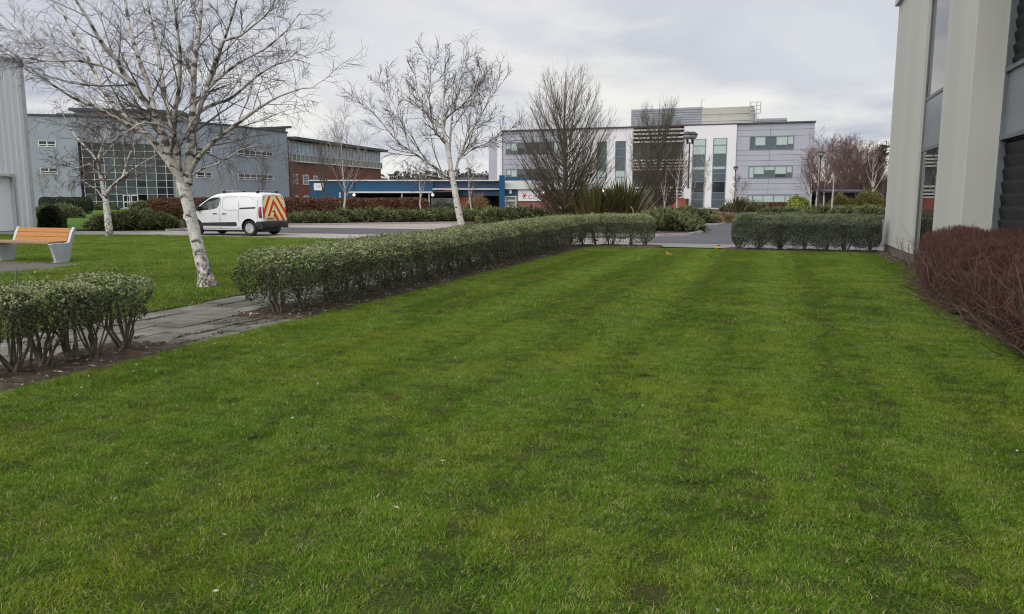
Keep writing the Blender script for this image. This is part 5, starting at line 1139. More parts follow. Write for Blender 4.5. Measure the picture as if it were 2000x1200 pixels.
# ================================================================== BLUE CANOPY BUILDING AND RESTAURANT
def blue_building():
    Y = 80.0; pl = Plane((0, Y), (1, 0)); t = thing('blue_canopy_building', (-12, Y, 0), 'long low building with bright blue fascia and white gutters', 'building')
    def R(x0, y0, x1, y1): a, z1 = pl.uv(x0, y0); b, z0 = pl.uv(x1, y1); return a, b, z0, z1
    a, b, z0, z1 = R(605, 354, 693, 392); MB().pbox(pl, a, b, 0, 12, 0, z1).build('blue_wall', M['blue'], t)
    a, b, z0, z1 = R(693, 354, 846, 375); MB().pbox(pl, a, b, 0, 12, z0, z1).build('blue_fascia', M['blue'], t)
    a, b, z0, z1 = R(846, 354, 975, 368.5); MB().pbox(pl, a, b, .3, 12, z0, z1).build('navy_fascia', M['navy'], t)
    a, b, z0, z1 = R(605, 352, 975, 354); MB().pbox(pl, a - .1, b, -.15, 12.2, z0, z1 + .02).build('roof_edge', M['trimwhite'], t)
    a, b, z0, z1 = R(686, 374.5, 846, 377.5); MB().pbox(pl, a, b, -1.2, .2, z0, z1).build('gutter', M['trimwhite'], t)
    a, b, z0, z1 = R(846, 368.5, 975, 371); MB().pbox(pl, a, b, -.5, .4, z0, z1).build('gutter', M['trimwhite'], t)
    a, b, z0, z1 = R(846, 371, 975, 383); MB().pbox(pl, a, b, -.2, .4, z0, z1).build('canopy_fascia', M['navy'], t)
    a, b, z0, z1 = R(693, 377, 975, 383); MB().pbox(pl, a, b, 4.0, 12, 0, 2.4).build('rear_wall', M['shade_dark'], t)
    for x in (664, 785, 838): a, z = pl.uv(x, 376, -1.0); MB().bar(pl.w(a, -1.0, 0), pl.w(a, -1.0, z), .07, sides=8).build('canopy_post', M['trimwhite'], t)
    for x in (691.5, 845): a, z = pl.uv(x, 381, -.8); p = pl.w(a, -.8, z); MB().lathe((p[0], p[1], p[2] - .16), [(.02, 0), (.10, .03), (.15, .10), (.165, .16), (.15, .23), (.10, .29), (.04, .32), (.04, .40)], sides=14).build('globe_lamp', M['globe'], t, smooth=True)
    a, b, z0, z1 = R(613, 358, 632, 372); so = MB().pbox(pl, a, b, -.06, 0, z0, z1).build('sign_board', M['sign_white'], t)
    s = MB(); 
    for i, (fx, fy, wx, wy) in enumerate(((.25, .55, .30, .06), (.35, .42, .34, .05), (.45, .62, .2, .05))): s.pbox(pl, a + (b - a) * fx, a + (b - a) * (fx + wx), -.075, -.062, z0 + (z1 - z0) * fy, z0 + (z1 - z0) * (fy + wy))
    s.build('sign_print', M['sign_grey'], so)
    a, b, z0, z1 = R(893, 384, 917, 414); MB().pbox(pl, a, b, -.1, 4, 0, z1).build('brick_pier', M['brick'], t)
    a, b, z0, z1 = R(914, 392, 917.5, 398); MB().pbox(pl, a, b, -.16, -.1, z0, z1).build('door_notice', M['sign_white'], t)
    a, b, z0, z1 = R(846, 370, 898, 376); c = MB(); c.extr([pl.w(a, -2.2, z0), pl.w(b, -2.2, z0), pl.w(b, -2.2, z1)], [pl.w(a, 0, z0), pl.w(b, 0, z0), pl.w(b, 0, z1)]); c.build('porch_roof', M['rust_roof'], t)
    a, b, z0, z1 = R(888, 342, 940, 346); MB().pbox(pl, a, b, 8, 12, z0, z1).build('upper_roof', M['roof_dark'], t); a, b, _, _ = R(893, 346, 935, 352); MB().pbox(pl, a, b, 8.5, 12, z1 - .9, z0).build('rooflight', M['louvre_grey'], t)
    w = thing('stone_screen_wall', pl.w(pl.uv(868, 400)[0], -10, 0), 'dark stone screen wall behind the evergreen shrub', 'wall'); p3 = Plane((0, 70.0), (1, 0)); a, z1 = p3.uv(842, 387); b = p3.uv(893, 387)[0]; sr = random.Random(2); z = 0
    rowh = z1 / 9
    for r in range(9):
        u = a
        while u < b - .05:
            l = min(sr.uniform(.22, .5), b - u); piece('stone', M['stonewall'], p3, u + .008, u + l - .008, sr.uniform(-.03, .01), .35, r * rowh + .006, (r + 1) * rowh - .006, w); u += l
blue_building()
def restaurant():
    Y = 78.0; pl = Plane((0, Y), (1, 0)); t = thing('brick_restaurant', (3, Y, 0), 'single-storey red brick restaurant with blue pylon and white sign', 'building')
    def R(x0, y0, x1, y1): a, z1 = pl.uv(x0, y0); b, z0 = pl.uv(x1, y1); return a, b, z0, z1
    a, b, _, z1 = R(975, 343, 986, 400); MB().pbox(pl, a, b, -.6, 1.5, 0, z1).build('blue_pylon', M['bluebright'], t); zpy = z1
    a, b, z0, z1 = R(986, 370, 1009, 383); MB().pbox(pl, a, b, .0, 5, z0, z1).build('blue_fascia', M['blue'], t)
    a, b, z0, z1 = R(986, 345, 1112, 352.5); MB().pbox(pl, a, b, 3.0, 3.4, z0, z1).build('blue_band', M['blue'], t); zb0 = z0
    a, b, _, z1 = R(1009, 370.5, 1122, 400); MB().pbox(pl, a, b, 0, 10, 0, z1).build('brick_wall', M['brick'], t)
    a, b, z0, z1 = R(986, 366, 1215, 370); MB().pbox(pl, a, b, -.35, .3, z0, z1).build('eaves_trim', M['trimwhite'], t); ze = z1
    a, b, _, _ = R(986, 352, 1215, 366); c = MB(); c.extr([pl.w(a, -.3, ze), pl.w(a, 10, ze), pl.w(a, 10, ze + .9), pl.w(a, 3.0, zb0 + .05)], [pl.w(b, -.3, ze), pl.w(b, 10, ze), pl.w(b, 10, ze + .9), pl.w(b, 3.0, zb0 + .05)]); c.build('pale_roof', M['stone_pale'], t)
    a, b, z0, z1 = R(1122, 370.5, 1215, 380); MB().pbox(pl, a, b, .0, 6, z0, z1).build('navy_fascia', M['navy'], t)
    a, b, z0, z1 = R(1122, 380, 1215, 416); MB().pbox(pl, a, b, .6, 6, 0, z1).build('glazed_front', M['glass_dark'], t)
    g = MB()
    for x in (1122, 1140, 1160, 1180, 1200, 1213): u = pl.uv(x, 390)[0]; g.pbox(pl, u, u + .1, .5, .6, 0, z1)
    g.build('glazing_bars', M['frame_dark'], t)
    # white display window with shelves
    a, b, z0, z1 = R(986, 383, 1008.6, 414); z0 = .12; MB().pbox(pl, a, b, .5, .6, z0, z1).build('display_back', M['trimwhite'], t); f = MB()
    for u0, u1 in ((a, a + .10), (b - .10, b)): f.pbox(pl, u0, u1, -.02, .5, z0, z1)
    for z in (z0, z0 + (z1 - z0) * .32, z0 + (z1 - z0) * .68, z1 - .1): f.pbox(pl, a + .10, b - .10, -.018, .5, z, z + .09)
    f.build('display_frame', M['whiteframe'], t); dk = MB(); dk.pbox(pl, a + .15, b - .2, .2, .49, z0 + .1, z0 + .42); dk.pbox(pl, a + .5, a + .62, .2, .45, z0 + (z1 - z0) * .32 + .09, z0 + (z1 - z0) * .6); dk.build('display_goods', M['sign_grey'], t)
    a0, zl = pl.uv(997, 375, -.1); MB().pbox(pl, a0 - .12, a0 + .12, -.12, 0, zl - .17, zl + .17).build('wall_lamp', M['sign_white'], t)
    a, b, z0, z1 = R(1012, 372, 1059, 393); so = MB().pbox(pl, a, b, -.10, 0, z0, z1).build('sign_board', M['sign_white'], t)
    so['label'] = 'white sign with red figure emblem and red lettering'
    s = MB(); cx, cz = a + (b - a) * .26, z0 + (z1 - z0) * .5
    def stroke(x0, z0_, x1, z1_, w=.05):
        p = np.array((x0, z0_)); q = np.array((x1, z1_)); d = (q - p) / np.linalg.norm(q - p); n = np.array((-d[1], d[0])) * w / 2
        A = [p - n, q - n, q + n, p + n]; s.extr([pl.w(x, -.118, z) for x, z in A][::-1], [pl.w(x, -.103, z) for x, z in A][::-1])
    for dx, dz_ in ((-.22, .30), (.18, .28), (-.26, -.05), (.24, .02), (-.14, -.32), (.12, -.3)): stroke(cx, cz, cx + dx, cz + dz_, .07)
    for k_ in range(8):
        a1, a2 = math.radians(50 + k_ * 33), math.radians(50 + (k_ + 1) * 33); ox = cx + .62; stroke(ox + .2 * math.cos(a1), cz - .12 + .2 * math.sin(a1), ox + .2 * math.cos(a2), cz - .12 + .2 * math.sin(a2), .06)
    for k_ in range(3): ox = cx + .95 + k_ * .22; stroke(ox, cz - .3, ox, cz + .0, .05); stroke(ox, cz + .0, ox + .12, cz + .03, .05)
    s.build('sign_print', M['sign_red'], so)
    for x, y in ((1063, 375), (1169, 375), (1178, 374)):
        u, z = pl.uv(x, y, -.25); p = pl.w(u, -.25, z); MB().lathe((p[0], p[1], p[2] - .14), [(.04, 0), (.12, .06), (.13, .16), (.07, .27), (.02, .3)], sides=10).build('lit_wall_lamp', M['warmlamp'], t, smooth=True)
restaurant()

# ================================================================== THREE-STOREY OFFICE
def office():
    pl = Plane(G(-48, 118.4), ER); t = thing('office_block', G(-20, 118.4), 'three-storey white and lilac-grey office block with rooftop plant room', 'building'); D = 24
    def R(x0, y0, x1, y1, y=0): a, z1 = pl.uv(x0, y0, y); b, z0 = pl.uv(x1, y1, y); return a, b, z0, z1
    H = pl.uv(1440, 243.5)[1]
    aL = pl.uv(981, 300)[0]; aM = pl.uv(1108, 300)[0]; aB0 = pl.uv(1236, 300)[0]; aB1 = pl.uv(1335, 300)[0]; aG = pl.uv(1437.5, 300)[0]; aR = pl.uv(1589, 300)[0]
    m = MB(); m.pbox(pl, aL, aM, .12, D, 0, H); m.build('core_wall', M['panelback'], t)
    MB().pbox(pl, aM, aB0, 0, D, 0, H).build('white_wall', M['officewhite'], t); MB().pbox(pl, aB1, aG, -.25, D, 0, H).build('white_wall', M['officewhite'], t)
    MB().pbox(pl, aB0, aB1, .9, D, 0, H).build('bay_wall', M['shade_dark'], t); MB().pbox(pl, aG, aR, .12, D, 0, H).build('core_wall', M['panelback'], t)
    MB().pbox(pl, aL, aR + .1, -.30, 1, H, H + .18).build('parapet_cap', M['roof_dark'], t)
    a, b, z0, z1 = R(946, 262, 972, 400); MB().pbox(pl, a, b, 2.0, D, 0, H - .6).build('rear_wing', M['panelgrey'], t); a = pl.uv(972, 300)[0]; MB().pbox(pl, a, aL, -.3, 3, 0, H).build('white_fin', M['officewhite'], t)
    # windows as openings between panels: panels laid in courses, skipping window rectangles
    def panels(a0, a1, wins, courses, cols):
        zs = courses
        for i in range(len(zs) - 1):
            z0, z1 = zs[i], zs[i + 1]; segs = []
            cuts = [a0] + [a0 + (a1 - a0) * f for f in cols] + [a1]
            for u0, u1 in zip(cuts[:-1], cuts[1:]):
                parts = [(u0, u1)]
                for (w0, w1, q0, q1) in wins:
                    if q0 < z1 - .05 and q1 > z0 + .05:
                        nw = []
                        for (p, q) in parts:
                            if w1 <= p or w0 >= q: nw.append((p, q))
                            else:
                                if w0 > p: nw.append((p, w0))
                                if w1 < q: nw.append((w1, q))
                        parts = nw
                segs += parts
            for (p, q) in segs:
                if q - p > .1: piece('panel', M['panelgrey'], pl, p + .018, q - .018, 0, .13, z0 + .018, z1 - .018, t)
    def window(w, div, opens, mats_):
        a, b, z0, z1 = w; f = MB(); fr = .10
        f.pbox(pl, a, b, -.06, .10, z0, z0 + fr); f.pbox(pl, a, b, -.06, .10, z1 - fr, z1); us = [a] + [a + (b - a) * d for d in div] + [b]
        for u in us: f.pbox(pl, min(max(u - fr / 2, a), b - fr), min(max(u - fr / 2, a), b - fr) + fr, -.063, .10, z0 + fr, z1 - fr)
        for i in opens: f.pbox(pl, us[i] + .06, us[i + 1] - .06, -.05, .10, z0 + (z1 - z0) * .30, z0 + (z1 - z0) * .30 + fr)
        fo = f.build('window', M['teal'], t)
        for i in range(len(us) - 1):
            zz = z0 + (z1 - z0) * (.34 if i in opens else mats_[i][2] if len(mats_[i]) > 2 else .5)
            piece('pane', M[mats_[i][0]], pl, us[i] + .05, us[i + 1] - .05, .0, .05, z0 + fr, zz, fo); piece('pane', M[mats_[i][1]], pl, us[i] + .05, us[i + 1] - .05, .0, .05, zz, z1 - fr, fo)
    W1 = [R(1466, 267, 1551, 292), R(1462.5, 324.5, 1547, 348), R(1459.5, 380.5, 1543.5, 403.5)]; W1 = [(a, b, z0, z1) for a, b, z0, z1 in W1]
    aw, bw = W1[1][0], W1[1][1]; W1 = [(aw, bw, z0, z1) for _, _, z0, z1 in W1]
    dv = [.12, .36, .60, .86]
    window(W1[0], dv, [1, 3], [('glass_mid', 'glass_mid'), ('glass_mid', 'blind'), ('glass_mid', 'glass_mid'), ('glass_mid', 'blind'), ('glass_mid', 'blind', .4)])
    window(W1[1], dv, [1, 3], [('blind', 'blind'), ('glass_mid', 'blind'), ('glass_mid', 'blind', .65), ('glass_dark', 'blind'), ('glass_mid', 'blind', .45)])
    window(W1[2], dv, [1, 3], [('blind', 'blind'), ('glass_mid', 'blind'), ('blind', 'blind'), ('glass_mid', 'blind'), ('blind', 'blind')])
    z = [0]
    for w in reversed(W1): z += [w[2], (w[2] + w[3]) / 2, w[3]]
    zz = [0, .55, W1[2][2], W1[2][3]] ; zz += [W1[2][3] + (W1[1][2] - W1[2][3]) * f for f in (.33, .67, 1)]; zz += [W1[1][3]]; zz += [W1[1][3] + (W1[0][2] - W1[1][3]) * f for f in (.33, .67, 1)]; zz += [W1[0][3], W1[0][3] + (H - W1[0][3]) * .5, H]
    panels(aG, aR, W1, zz, [.44, .94])
    W2 = [(pl.uv(988, 300)[0], pl.uv(1090, 300)[0], z0, z1) for _, _, z0, z1 in (W1[0], W1[1], W1[2])]
    for w in W2: window(w, [.1, .22, .38, .52, .66, .8, .9], [1, 4], [('glass_mid', 'blind'), ('glass_mid', 'blind'), ('glass_dark', 'glass_mid'), ('glass_dark', 'glass_dark'), ('glass_mid', 'glass_dark'), ('glass_dark', 'glass_mid'), ('glass_mid', 'glass_mid'), ('blind', 'blind')])
    panels(aL, aM, W2, zz, [.45])
    # tall window slots in the white walls
    def slot(x0, x1, ytop, ybot, cells, y=0.0):
        a, b, z0, z1 = R(x0, ytop, x1, ybot, y); z0 = max(z0, .25); f = MB(); fr = .12
        for u in (a, b - fr): f.pbox(pl, u, u + fr, y - .06, y + .1, z0, z1)
        tot = sum(c[1] for c in cells); zc = z1; zs = [z1]
        for c in cells: zc -= (z1 - z0) * c[1] / tot; zs.append(zc)
        for q in zs: f.pbox(pl, a + fr, b - fr, y - .057, y + .1, max(q - fr / 2, z0), min(q + fr / 2, z1))
        fo = f.build('window', M['teal'], t)
        for i, c in enumerate(cells): piece('pane', M[c[0]], pl, a + fr, b - fr, y - .03, y + .06, zs[i + 1] + fr / 2, zs[i] - fr / 2, fo)
    cells = [('blind', 14), ('blind', 17), ('glass_mid', 24), ('blind', 6), ('glass_mid', 8), ('glass_mid', 16), ('glass_dark', 22), ('glass_mid', 14), ('glass_mid', 16)]
    slot(1353.5, 1374.5, 272, 412, cells, -.25); slot(1393.5, 1415, 270, 412, cells, -.25)
    cells2 = [('glass_mid', 14), ('glass_mid', 14), ('glass_mid', 26), ('blind', 12), ('blind', 20), ('glass_mid', 20), ('glass_mid', 16)]
    slot(1166, 1183, 277, 412, cells2); slot(1202, 1220, 276, 412, cells2)
    # louvred bay: glass bands between brise-soleil blades
    bays = MB()
    for (y0, y1) in ((281, 312), (334, 366)):
        a, b, z0, z1 = R(1238, y0, 1334, y1, .6)
        for i in range(6): piece('pane', M[('glass_dark', 'glass_green', 'glass_mid')[(i * 2 + int(y0)) % 3]], pl, aB0 + (aB1 - aB0) * i / 6 + .05, aB0 + (aB1 - aB0) * (i + 1) / 6 - .05, .6, .7, z0, z1, t)
    for y in (253.5, 261, 269, 277, 313, 319, 325, 331, 367, 374, 380, 386):
        _, z = pl.uv(1290, y, -.5); bl = MB(); bl.quadbox([pl.w(aB0, -.7, z - .14), pl.w(aB1, -.7, z - .14), pl.w(aB1, .0, z + .04), pl.w(aB0, .0, z + .04), pl.w(aB0, -.7, z + .10), pl.w(aB1, -.7, z + .10), pl.w(aB1, 0, z + .14), pl.w(aB0, 0, z + .14)]); bl.build('louvre_blade', M['slat'], t)
    a, b, z0, z1 = R(1240, 387, 1338, 420, -4); MB().pbox(pl, a, b, -4, .9, 0, z1).build('brick_base', M['brick'], t)
    a, b, z0, z1 = R(1292, 389, 1312, 420, -4.1); MB().pbox(pl, a, b, -4.15, -4.0, 0.05, z1).build('red_door', M['rust_roof'], t)
    # rooftop plant
    def roofbox(nm, x0, x1, ytop, yy, m_, ribs=0):
        a, b, _, z1 = R(x0, ytop, x1, 300, yy); q = MB().pbox(pl, a, b, yy, yy + 10, H - .5, z1).build(nm, M[m_], t)
        if ribs:
            for i in range(ribs):
                z0 = H + (z1 - H) * i / ribs; piece('rib', M[m_], pl, a + .02, b - .02, yy - .09, yy - .005, z0 + .02, z0 + (z1 - H) / ribs * .55, q)
        return a, b, z1
    roofbox('plant_louvre_box', 1233, 1369, 214.5, 5, 'louvre_grey', 9); a, b, zt = roofbox('plant_panel_box', 1371, 1469, 211.5, 4.6, 'beige', 3); roofbox('plant_louvre_box', 1476, 1534, 232.5, 4, 'louvre_grey', 3)
    mst = MB(); u, z = pl.uv(1369.5, 196, 5); mst.bar(pl.w(u, 5.2, H), pl.w(u, 5.2, z), .06); mst.bar(pl.w(u, 5.2, z), pl.w(u + .6, 5.2, z + .15), .05); mst.build('mast', M['steel'], t)
    lad = MB(); u0, z1 = pl.uv(1465.5, 199.5, 4); u1 = pl.uv(1478, 199, 4)[0]; u2 = pl.uv(1486, 199, 4)[0]
    for u in (u0, u1, u2): lad.bar(pl.w(u, 4.2, H if u == u1 else z1 - 1.6), pl.w(u, 4.2, z1), .07)
    for k_ in range(4): lad.bar(pl.w(u0, 4.2, z1 - .55 * k_), pl.w(u2, 4.2, z1 - .55 * k_), .06)
    for k_ in range(6): lad.bar(pl.w(u1, 4.2, H + .3 + k_ * .35), pl.w(u1 + .45, 4.2, H + .3 + k_ * .35), .03)
    lad.build('roof_ladder', M['steel'], t)
office()

# ================================================================== SHELTER
def shelter():
    Y = 90; pl = Plane((0, Y), (1, 0)); a, z1 = pl.uv(1618, 378); b, _ = pl.uv(1690, 378); t = thing('timber_shelter', pl.w(a, 0, 0), 'dark open timber shelter with rail under the purple-brown trees', 'shelter')
    zt = 2.3; c = MB(); c.quadbox([pl.w(a - .4, -1.5, zt), pl.w(b + .4, -1.5, zt), pl.w(b + .4, 3, zt + .25), pl.w(a - .4, 3, zt + .25), pl.w(a - .4, -1.5, zt + .15), pl.w(b + .4, -1.5, zt + .15), pl.w(b + .4, 3, zt + .4), pl.w(a - .4, 3, zt + .4)]); c.build('roof', M['roof_dark'], t)
    for i in range(4): u = a + (b - a) * i / 3; MB().pbox(pl, u - .07, u + .07, -1.2, -1.06, 0, zt).build('post', M['shelter'], t)
    MB().pbox(pl, a, b, -1.24, -1.201, 1.05, 1.13).build('rail', M['steel'], t)
    n = 22
    for i in range(n): u = a + (b - a) * i / n; piece('board', M['shelter'], pl, u + .01, u + (b - a) / n - .012, 2.6, 2.65, 0, zt, t)
shelter()
# ================================================================== STREET LAMPS
def lamp(name, label, x, Y, h, heads, sign=False):
    base = foot(x, Y); t = thing(name, base, label, 'street lamp', 'globe-headed street lamps'); B = np.array(base)
    m = MB(); m.lathe(B, [(.09, 0), (.09, .9), (.055, 1.0), (.045, h - .9), (.05, h - .75)], sides=12); m.build('pole', M['lamp_pole'], t, smooth=False)
    for dx in heads:
        hb = B + np.array((dx, dx * .25, h - .75))
        if dx: MB().bar(B + np.array((0, 0, h - .85)), hb + np.array((0, 0, .02)), .03).build('arm', M['lamp_pole'], t)
        MB().lathe(hb, [(.05, -.12), (.07, 0), (.10, .12), (.06, .18)], sides=12).build('lamp_neck', M['lamp_pole'], t)
        MB().lathe(hb + np.array((0, 0, .18)), [(.07, 0), (.2, .05), (.29, .16), (.315, .28)], sides=18).build('bowl', M['lamp_bowl'], t, smooth=True)
        MB().lathe(hb + np.array((0, 0, .465)), [(.34, 0), (.33, .05), (.27, .15), (.16, .22), (.04, .25)], sides=18).build('cap', M['lamp_pole'], t, smooth=True)
    if sign:
        p = Plane(B + np.array((-.1, -.12, 0)), (1, 0)); MB().pbox(p, -.17, .22, -.03, 0, 1.55, 2.22).build('notice_board', M['sign_white'], t)
lamp('street_lamp', 'tall street lamp with two globe heads and a white notice', 1343, 52, 6.05, (-.16, .20), True)
lamp('street_lamp', 'distant single-headed street lamp before the lilac-grey wall', 1434, 104, 6.0, (0,))
lamp('street_lamp', 'single-headed street lamp standing among the birches right of the office', 1598, 73, 6.1, (0,))

# ================================================================== BENCH
def bench():
    # the bench runs along the grid's a axis and faces the camera; local x right, y back
    o = gnd(112, 513.5); pl = Plane(o, ER); t = thing('bench', o, 'park bench with orange timber slats and pale metal ends', 'bench'); L = 1.95
    def end(u):   # cast end: splayed leg, seat bearer and curved back arm as one outline extruded in u
        prof = [(-.02, 0), (.30, 0), (.36, .05), (.43, .36), (.53, .62), (.60, .80), (.555, .83), (.47, .70), (.38, .475), (.30, .455), (-.08, .455), (-.16, .43), (-.12, .38), (-.06, .20)]
        m = MB(); w = .085; m.extr([pl.w(u, y, z) for y, z in prof], [pl.w(u + w, y, z) for y, z in prof]); e = m.build('bench_end', M['bench_metal'], t); bv = e.modifiers.new('edge', 'BEVEL'); bv.width = .008; bv.segments = 2
        MB().pbox(pl, u - .035, u + w + .035, -.06, .34, -.003, .018).build('foot_plate', M['bench_metal'], t)
    end(-.085); end(-1.90)
    us = (-1.835, -.09)
    for i in range(3): y = .02 + i * .125 - .13; z = .455 + i * .004; MB().pbox(pl, us[0] - .6, us[1], y, y + .115, z, z + .04).build('seat_slat', M['bench_worn'], t)
    for i in range(3):
        z = .49 + i * .108; y = .375 + i * .050; P = [pl.w(us[0] + .02, y, z), pl.w(us[1] + .0, y, z), pl.w(us[1] + .0, y + .035, z - .012), pl.w(us[0] + .02, y + .035, z - .012)]; dz = .100; dy = .046
        Q = [pl.w(us[0] + .02, y + dy, z + dz), pl.w(us[1], y + dy, z + dz), pl.w(us[1], y + dy + .035, z + dz - .012), pl.w(us[0] + .02, y + dy + .035, z + dz - .012)]
        MB().quadbox(P + Q).build('back_slat', M['bench_wood'], t)
bench()

# ================================================================== VAN
def chevron_mat():
    m = bpy.data.materials.new('chevron_sheeting'); m.use_nodes = True; nt = m.node_tree; N = nt.nodes; L = nt.links; p = N['Principled BSDF']; p.inputs['Roughness'].default_value = .35
    tc = N.new('ShaderNodeTexCoord'); s = N.new('ShaderNodeSeparateXYZ'); L.new(tc.outputs['Object'], s.inputs[0])
    def mm(op, a, b=None):
        q = N.new('ShaderNodeMath'); q.operation = op
        for i, v in enumerate((a, b)):
            if v is None: continue
            if isinstance(v, (int, float)): q.inputs[i].default_value = v
            else: L.new(v, q.inputs[i])
        return q.outputs[0]
    v = mm('ADD', s.outputs[2], mm('MULTIPLY', mm('ABSOLUTE', mm('SUBTRACT', s.outputs[1], 0.0)), 1.4)); fr = mm('FRACT', mm('DIVIDE', mm('SUBTRACT', 1.54 + 5.3, v), .53)); g = mm('LESS_THAN', fr, .45)
    x = N.new('ShaderNodeMix'); x.data_type = 'RGBA'; L.new(g, x.inputs[0]); x.inputs[6].default_value = (.90, .85, .30, 1); x.inputs[7].default_value = (.68, .03, .03, 1); L.new(x.outputs[2], p.inputs['Base Color']); return m
def van():
    fwd = np.array((-.945, .327)); fwd /= np.linalg.norm(fwd); left = np.array((-fwd[1], fwd[0])); rw = gnd(491, 461)   # near rear wheel contact (left side of the van)
    c = rw[:2] + fwd * 1.47 - left * .76
    t = thing('parked_van', (0, 0, 0), 'white panel van with red and yellow rear chevrons parked by the lawn', 'van'); t['_o'] = (0, 0, 0); t.location = (c[0], c[1], 0); t.rotation_euler = (0, 0, math.atan2(fwd[1], fwd[0]))
    # ---- body loft
    XS = [-2.13, -2.11, -2.05, -1.9, -1.6, -1.2, -.8, -.4, 0, .3, .55, .75, .95, 1.15, 1.3, 1.5, 1.7, 1.9, 2.05, 2.14, 2.19]
    zt = np.interp(XS, [-2.13, -2.05, -1.9, -1.6, -.6, 0, .3, .55, .95, 1.25, 1.5, 1.9, 2.05, 2.14, 2.19], [1.70, 1.755, 1.775, 1.79, 1.80, 1.77, 1.72, 1.62, 1.38, 1.15, 1.07, .98, .92, .82, .70])
    zb = np.interp(XS, [-2.13, -1.9, -1.6, 1.8, 2.19], [.36, .30, .24, .22, .28]); hw = np.interp(XS, [-2.13, -2.05, -1.8, 1.2, 1.7, 1.95, 2.1, 2.19], [.80, .86, .885, .885, .865, .80, .68, .52]); V, F = [], []
    qs = [0, .04, .12, .22, .34, .46, .58, .70, .80, .88]; ring_n = None
    for x, a, b, w in zip(XS, zt, zb, hw):
        pts = [(0, b)]; h = a - b
        for q in qs:
            z = b + q * h; tum = .155 * max(0, (z - .98) / .82) ** 1.35 if z > .98 else 0; ww = w * (1 - tum) * (.93 if q == 0 else .975 if q == .04 else 1 - .02 * max(0, .5 - z)); pts.append((ww, z))
        ww, z0 = pts[-1]; hh = a - z0
        for k_ in range(1, 6): an = k_ / 6 * math.pi / 2; pts.append((ww - (ww * .22) * (1 - math.cos(an)) - .02 * k_ / 6, z0 + hh * math.sin(an) * .94))
        pts.append((ww * .45, a - hh * .02)); pts.append((0, a)); full = pts + [(-y, z) for y, z in pts[-2:0:-1]]; ring_n = len(full)
        for y, z in full:
            sl = .11 * max(0, (z - .9) / .85) ** 1.6 if x < -1.5 else 0; V.append((x + sl * min(1, (-1.5 - x) / .5) if x < -1.5 else x, y, z))
    n = len(XS)
    for i in range(n - 1):
        for k_ in range(ring_n): j = (k_ + 1) % ring_n; F.append((i * ring_n + k_, (i + 1) * ring_n + k_, (i + 1) * ring_n + j, i * ring_n + j))
    F.append(tuple(range(ring_n))); F.append(tuple(range((n - 1) * ring_n, n * ring_n))[::-1])
    bvh = BVHTree.FromPolygons([Vector(v) for v in V], F)
    me = bpy.data.meshes.new('body_raw'); me.from_pydata(V, [], F); bm = bmesh.new(); bm.from_mesh(me); bmesh.ops.recalc_face_normals(bm, faces=bm.faces); bm.to_mesh(me); bm.free()
    me.materials.append(M['white_paint']); me.materials.append(M['black_plastic']); raw = bpy.data.objects.new('body_raw', me); COL.objects.link(raw)
    cut = MB()
    for x in (1.26, -1.47):
        for s in (-1, 1): cut.lathe((x, s * .52, .33), [(.385, 0), (.385, .6)], axis=(0, s, 0), sides=36, m=1)
    cme = bpy.data.meshes.new('cut'); cme.from_pydata(cut.v, [], cut.f); cme.materials.append(M['white_paint']); cme.materials.append(M['black_plastic']); cme.polygons.foreach_set('material_index', cut.m); bm = bmesh.new(); bm.from_mesh(cme); bmesh.ops.recalc_face_normals(bm, faces=bm.faces); bm.to_mesh(cme); bm.free()
    co = bpy.data.objects.new('cut', cme); COL.objects.link(co); md = raw.modifiers.new('arch', 'BOOLEAN'); md.object = co; md.operation = 'DIFFERENCE'; md.solver = 'EXACT'
    dg = bpy.context.evaluated_depsgraph_get(); dg.update(); body_me = bpy.data.meshes.new_from_object(raw.evaluated_get(dg)); bpy.data.objects.remove(raw); bpy.data.objects.remove(co)
    body_me.name = 'body'; body = bpy.data.objects.new('body', body_me); COL.objects.link(body); body.parent = t
    bm = bmesh.new(); bm.from_mesh(body_me)
    for f in bm.faces: f.smooth = True
    for e in bm.edges:
        if len(e.link_faces) == 2 and e.calc_face_angle(0) > rad(32): e.smooth = False
    bm.to_mesh(body_me); bm.free()
    # ---- conformal patches
    def patch(nm, poly, m, view, off=.006, cuts=2, parent=None, smooth=True):
        """outline given in (x,z) for sides or (y,z) for the ends, laid on the body"""
        bm = bmesh.new(); vs = [bm.verts.new((p[0], 0, p[1])) for p in poly]; f = bm.faces.new(vs); bmesh.ops.triangulate(bm, faces=[f])
        for _ in range(cuts): bmesh.ops.subdivide_edges(bm, edges=bm.edges[:], cuts=1, use_grid_fill=True); bmesh.ops.triangulate(bm, faces=bm.faces[:])
        for v in bm.verts:
            u, z = v.co.x, v.co.z
            if view in ('L', 'R'): s = 1 if view == 'L' else -1; o_, d_ = Vector((u, 3 * s, z)), Vector((0, -s, 0))
            else: s = -1 if view == 'B' else 1; o_, d_ = Vector((4 * s, u, z)), Vector((-s, 0, 0))
            hit, nrm, _, _ = bvh.ray_cast(o_, d_)
            v.co = (hit if hit else o_ + d_ * 2.1) - d_ * off
        bmesh.ops.recalc_face_normals(bm, faces=bm.faces)
        m2 = bpy.data.meshes.new(nm); bm.to_mesh(m2); bm.free(); m2.materials.append(m)
        o = bpy.data.objects.new(nm, m2); COL.objects.link(o); o.parent = parent or t; o['_o'] = (0, 0, 0); return o
    def line(pts, view, w=.016, m=None, off=.005):
        for p, q in zip(pts[:-1], pts[1:]):
            p, q = np.array(p, float), np.array(q, float); d = (q - p) / np.linalg.norm(q - p); n_ = np.array((-d[1], d[0])) * w / 2; patch('panel_gap', [p - n_, q - n_, q + n_, p + n_], m or M['gap'], view, off, 2)
